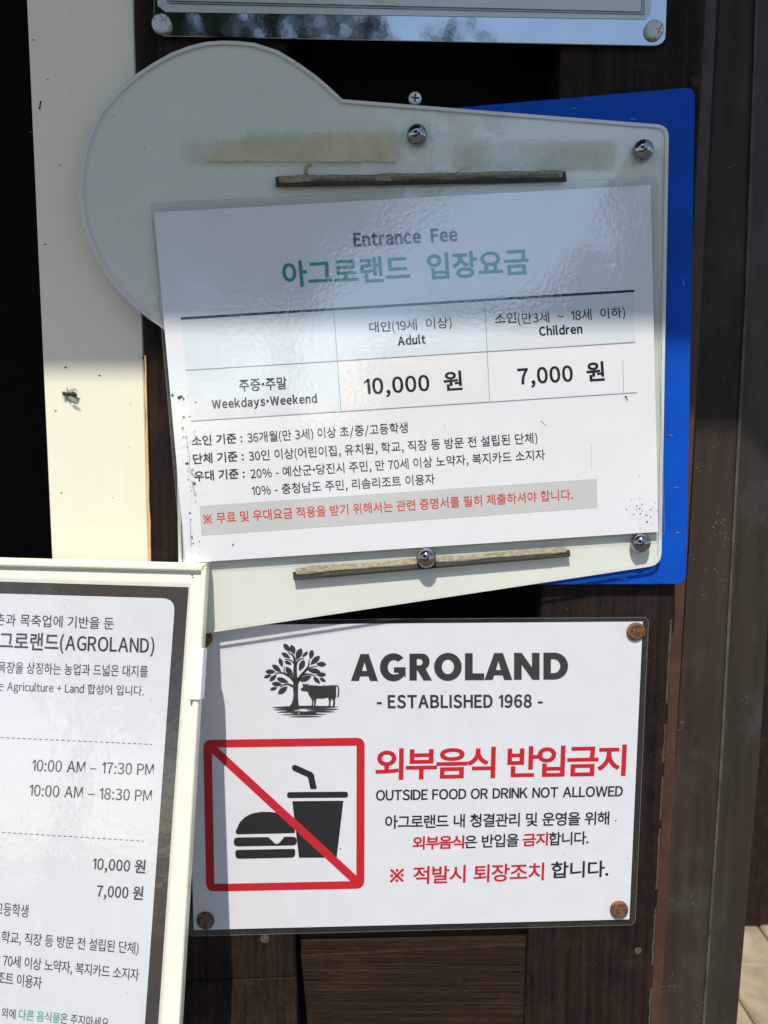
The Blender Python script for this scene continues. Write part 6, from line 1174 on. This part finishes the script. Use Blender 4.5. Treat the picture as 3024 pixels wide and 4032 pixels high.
so = stroke([z1(*p) for p in [(952, 590), (975, 592), (983, 612), (982, 645), (977, 672)]], 4.5, 5.5)
mesh_obj('cow_tail', [NP.at(x, y, .00026) for x, y in so], strip_faces(len(so) // 2), M['ban_charcoal'], ban)
for a, b, w in (((492, 748), (985, 744), 22), ((508, 764), (705, 762), 13), ((745, 764), (988, 761), 13), ((534, 782), (735, 778), 13), ((750, 776), (958, 779), 13), ((600, 766), (690, 790), 22), ((690, 785), (830, 790), 22), ((563, 800), (902, 797), 11), ((615, 815), (868, 813), 10)):
    a = Vector(z1(*a)); b = Vector(z1(*b)); d = (b - a).normalized(); n_ = Vector((-d.y, d.x)) * w * .5425 * .5
    o1 = [tuple(a.lerp(b, t / 10) + n_ * math.sin(math.pi * t / 10) ** .6) for t in range(11)]; o2 = [tuple(a.lerp(b, t / 10) - n_ * math.sin(math.pi * t / 10) ** .6) for t in range(1, 10)]
    pts = o1 + list(reversed(o2))
    mesh_obj('ground_streak', [NP.at(x, y, .00024) for x, y in pts], [list(range(len(pts)))], M['ban_charcoal'], ban)
for (x, y), me, r in (((2503, 2486), TACK, 0), ((2437, 3580), TACK, 1.4), ((810, 3623), TACKG, 2.0), ((800, 2512), TACK, .6)):
    put('rusty_tack', me, NP.at(x, y, .0003), ban, (random.uniform(-.08, .08), r, random.uniform(-.1, .1)))
specks('dirt_specks', NP, [(random.uniform(800, 2480), random.uniform(2480, 3600), random.uniform(.8, 1.6)) for _ in range(45)] + [(1340, 3341, 3), (2425, 3231, 3)], M['grime'], ban, .0003)

# ================================================================== LEANING INFORMATION BOARD
nrm = Vector((0, -1, .253)).normalized()
z_t = wall_plane(-.020).at(812, 2222).z
BD = Flat((0, -.020, z_t), nrm)
back = -nrm
info = thing('information_board', BD.at(400, 4000), 'cream plastic framed information board leaning out at the lower left with opening hours', 'sign')
bo = [(-420, 2182), (814, 2216), (686, 4380), (-520, 4330)]
bm_obj('backing', slab_bm([BD.at(*p, -.0035) for p in [(-410, 2186), (808, 2220), (682, 4376), (-514, 4326)]], back * .006), M['cream_backing'], info)
def rail(pts):
    bm = slab_bm([BD.at(*p) for p in pts], back * .0085, .0018, 3)
    return bm_obj('frame_rail', bm, M['cream_plastic'], info, smooth=False)
rail([(-420, 2182), (814, 2216), (789, 2250), (-400, 2220)])
rail([(814.5, 2217), (686, 4380), (650, 4350), (789.5, 2251)])
rail([(-420.5, 2182), (-400.5, 2221), (-500, 4300), (-522, 4330)])
# dark printed border and the white sheet
so_ = [(-360, 2279), (742, 2312), (601, 4330), (-440, 4290)]
BS = Flat(BD.p - nrm * .0030, nrm)
bm_obj('sheet', slab_bm([BS.at(*p) for p in so_], back * .0004), M['board_dark'], info)
wi = round_poly([(-320, 2328), (690, 2357), (552, 4290), (-400, 4250)], [40, 52, 40, 40], 8)
poly('white_field', BS, wi, M['board_paper'], info, .0002)
fl_o = [(-365, 2262), (751, 2294), (612, 4335), (-446, 4300)]
bm_obj('clear_cover', slab_bm([BS.at(*p, .0008) for p in fl_o], back * .0003), M['film'], info)
BT = Flat(BS.p, nrm)
def bt(s, b, c, h, mat='board_ink', off=.003, up=(.05, -1), **k): text(s, BS, b, c, h, M[mat], info, up, off, lift=.0004, **k)
bt('촌과 목축업에 기반을 둔', (-22, 2462), (447, 2479), 48)
bt('그로랜드(AGROLAND)', (-6, 2566), (606, 2586), 80, off=.015)
bt('목장을 상징하는 농업과 드넓은 대지를', (-10, 2650), (581, 2667), 46)
bt('는 Agriculture + Land 합성어 입니다.', (-18, 2728), (565, 2748), 48)
bt('10:00 AM – 17:30 PM', (125, 3036), (604, 3054), 46, up=(.07, -1))
bt('10:00 AM – 18:30 PM', (114, 3134), (596, 3157), 46, up=(.07, -1))
bt('10,000 원', (362, 3434), (570, 3447), 62, off=.018, up=(.08, -1))
bt('7,000 원', (378, 3541), (561, 3552), 62, off=.018, up=(.08, -1))
bt('고등학생', (-22, 3602), (109, 3614), 52, up=(.08, -1))
bt('학교, 직장 등 방문 전 설립된 단체)', (3, 3718), (543, 3764), 54, track=-.04, up=(.08, -1))
bt('만 70세 이상 노약자, 복지카드 소지자', (-34, 3806), (545, 3869), 54, track=-.04, up=(.08, -1))
bt('조트 이용자', (-14, 3873), (162, 3896), 50, track=-.04, up=(.08, -1))
bt('외에', (5, 4006), (59, 4014), 40, up=(.08, -1))
bt('다른 음식물', (73, 4015), (234, 4030), 42, 'board_green', .008, up=(.08, -1))
bt('은 주지마세요', (236, 4030), (426, 4050), 42, up=(.08, -1))
for a, b in (((2, 2904), (599, 2931)), ((-14, 3276), (567, 3312))):
    a = Vector(a); b = Vector(b); n = int((b - a).length / 22)
    for k in range(n + 1):
        p = a.lerp(b, k / (n + .4)); q = a.lerp(b, min(1, (k + .56) / (n + .4)))
        bar('dash', BS, tuple(p), tuple(q), 2.6, M['board_ink'], info, .0004)
clip = round_poly([(751, 2552), (803, 2554), (790, 2758), (739, 2757)], 7, 4)
bm_obj('clip', slab_bm([BD.at(*p, .0016) for p in clip], back * .009, .0009, 3), M['white_plastic'], info)
specks('dirt_specks', BS, [(random.uniform(0, 620), random.uniform(2300, 4000), random.uniform(.8, 1.7)) for _ in range(40)] + [(757, 2265, 3), (719, 2400, 3)], M['grime'], info, .0010)

# ================================================================== FLY
def zf(x, y): return CP.at(100 + x * .4746, 1200 + y * .4746)
fc = zf(372, 745)
fly = thing('house_fly', fc, 'small dark house fly resting on the cream panel', 'fly')
ax = (zf(440, 750) - zf(318, 738)); Lf = ax.length; ax.normalize()
si = ax.cross(Vector((0, -1, 0))).normalized()
out = Vector((0, -1, 0))
prof = [(0, .05), (.03, .10), (.09, .135), (.16, .125), (.20, .06), (.26, .13), (.36, .185), (.46, .175), (.52, .12), (.60, .18), (.72, .205), (.84, .17), (.94, .10), (1.0, .02)]
bm = bmesh.new(); loops = []
start = zf(318, 738)
for t, r in prof:
    c = start + ax * (t * Lf) + out * (Lf * .22)
    loops.append([bm.verts.new(c + (si * math.cos(2 * math.pi * k / 14) + out * math.sin(2 * math.pi * k / 14) * .85) * r * Lf) for k in range(14)])
for a, b in zip(loops, loops[1:]):
    for k in range(14): bm.faces.new((a[k], a[(k + 1) % 14], b[(k + 1) % 14], b[k]))
bm.faces.new(loops[0]); bm.faces.new(list(reversed(loops[-1])))
bmesh.ops.recalc_face_normals(bm, faces=bm.faces)
bm_obj('body', bm, M['fly_body'], fly, smooth=True)
def tube3(name, pts, r, mat, parent, n=6):
    bm = bmesh.new(); prev = None
    for i, p in enumerate(pts):
        d = (pts[min(i + 1, len(pts) - 1)] - pts[max(i - 1, 0)]).normalized()
        u = d.orthogonal().normalized(); w = d.cross(u)
        rr = r * (1 - .5 * i / len(pts))
        lp = [bm.verts.new(p + (u * math.cos(2 * math.pi * k / n) + w * math.sin(2 * math.pi * k / n)) * rr) for k in range(n)]
        if prev:
            for k in range(n): bm.faces.new((prev[k], prev[(k + 1) % n], lp[(k + 1) % n], lp[k]))
        prev = lp
    return bm_obj(name, bm, mat, parent, smooth=True)
for (a, b) in (((345, 725), (300, 722)), ((345, 755), (308, 772)), ((365, 722), (346, 686)), ((365, 765), (362, 795)), ((395, 722), (425, 700)), ((400, 765), (452, 780))):
    A = zf(*a) + out * Lf * .2; B = zf(*b) + out * .0002; Mid = A.lerp(B, .55) + out * Lf * .18
    tube3('leg', [A, A.lerp(Mid, .6), Mid, B], Lf * .022, M['fly_body'], fly)
for root, tip, w in (((368, 728), (447, 697), .34), ((372, 762), (455, 805), .36)):
    A = zf(*root) + out * Lf * .38; B = zf(*tip) + out * Lf * .42
    d = B - A; n_ = d.cross(out).normalized() * d.length * w
    pts = [A]
    for k in range(1, 8):
        t = k / 8; pts.append(A + d * t + n_ * .5 * math.sin(math.pi * t ** .8))
    pts.append(B)
    for k in range(7, 0, -1):
        t = k / 8; pts.append(A + d * t - n_ * .5 * math.sin(math.pi * t ** .8))
    bm_obj('wing', slab_bm(pts, -out * .00004), M['fly_wing'], fly)

# ================================================================== TREES MIRRORED IN THE GLOSSY SIGNS
def tree(x, y, h, crown_r, crown_z, n, label, squash=1.0, seed=0):
    rnd = random.Random(seed)
    t = thing('broadleaf_tree', (x, y, GZ), label, 'tree', 'trees standing behind the viewer')
    pts = [Vector((x, y, GZ)), Vector((x + .1, y, GZ + h * .3)), Vector((x - .1, y + .1, GZ + h * .6)), Vector((x, y, GZ + h * .9))]
    tube3('trunk', pts, .22, M['bark'], t, 8)
    V = []; Fc = []
    cl = [Vector((rnd.gauss(0, .45), rnd.gauss(0, .45), rnd.gauss(0, .42))) for _ in range(34)]
    for i in range(n):
        c = rnd.choice(cl); v = Vector((rnd.gauss(0, 1), rnd.gauss(0, 1), rnd.gauss(0, 1))).normalized() * rnd.random() ** .4 * .36
        p = Vector((x, y, GZ + crown_z)) + Vector(((c.x + v.x) * crown_r, (c.y + v.y) * crown_r, (c.z + v.z) * crown_r * squash))
        s = rnd.uniform(.07, .16); u = Vector((rnd.gauss(0, 1), rnd.gauss(0, 1), rnd.gauss(0, 1))).normalized(); w = u.orthogonal().normalized()
        i0 = len(V)
        V += [p - u * s, p + w * s * .5, p + u * s, p - w * s * .5]
        Fc.append((i0, i0 + 1, i0 + 2, i0 + 3))
    mesh_obj('crown', V, Fc, M['leaf'], t)
    return t
tree(-4.2, -10.5, 8.8, 3.1, 6.0, 11000, 'tall leafy tree mirrored at the left of the top steel plate', 1.1, 1)
tree(-1.6, -11.5, 9.0, 2.6, 6.0, 11000, 'tall leafy tree mirrored in the middle of the top steel plate', 1.25, 2)
tree(4.45, -11.0, 4.8, 2.1, 3.2, 12000, 'lower leafy tree mirrored at the right of the fee sheet', .95, 3)
tree(1.6, -13.0, 3.0, 2.2, 2.0, 6000, 'low bushy tree mirrored below the bright sky gap', .6, 4)
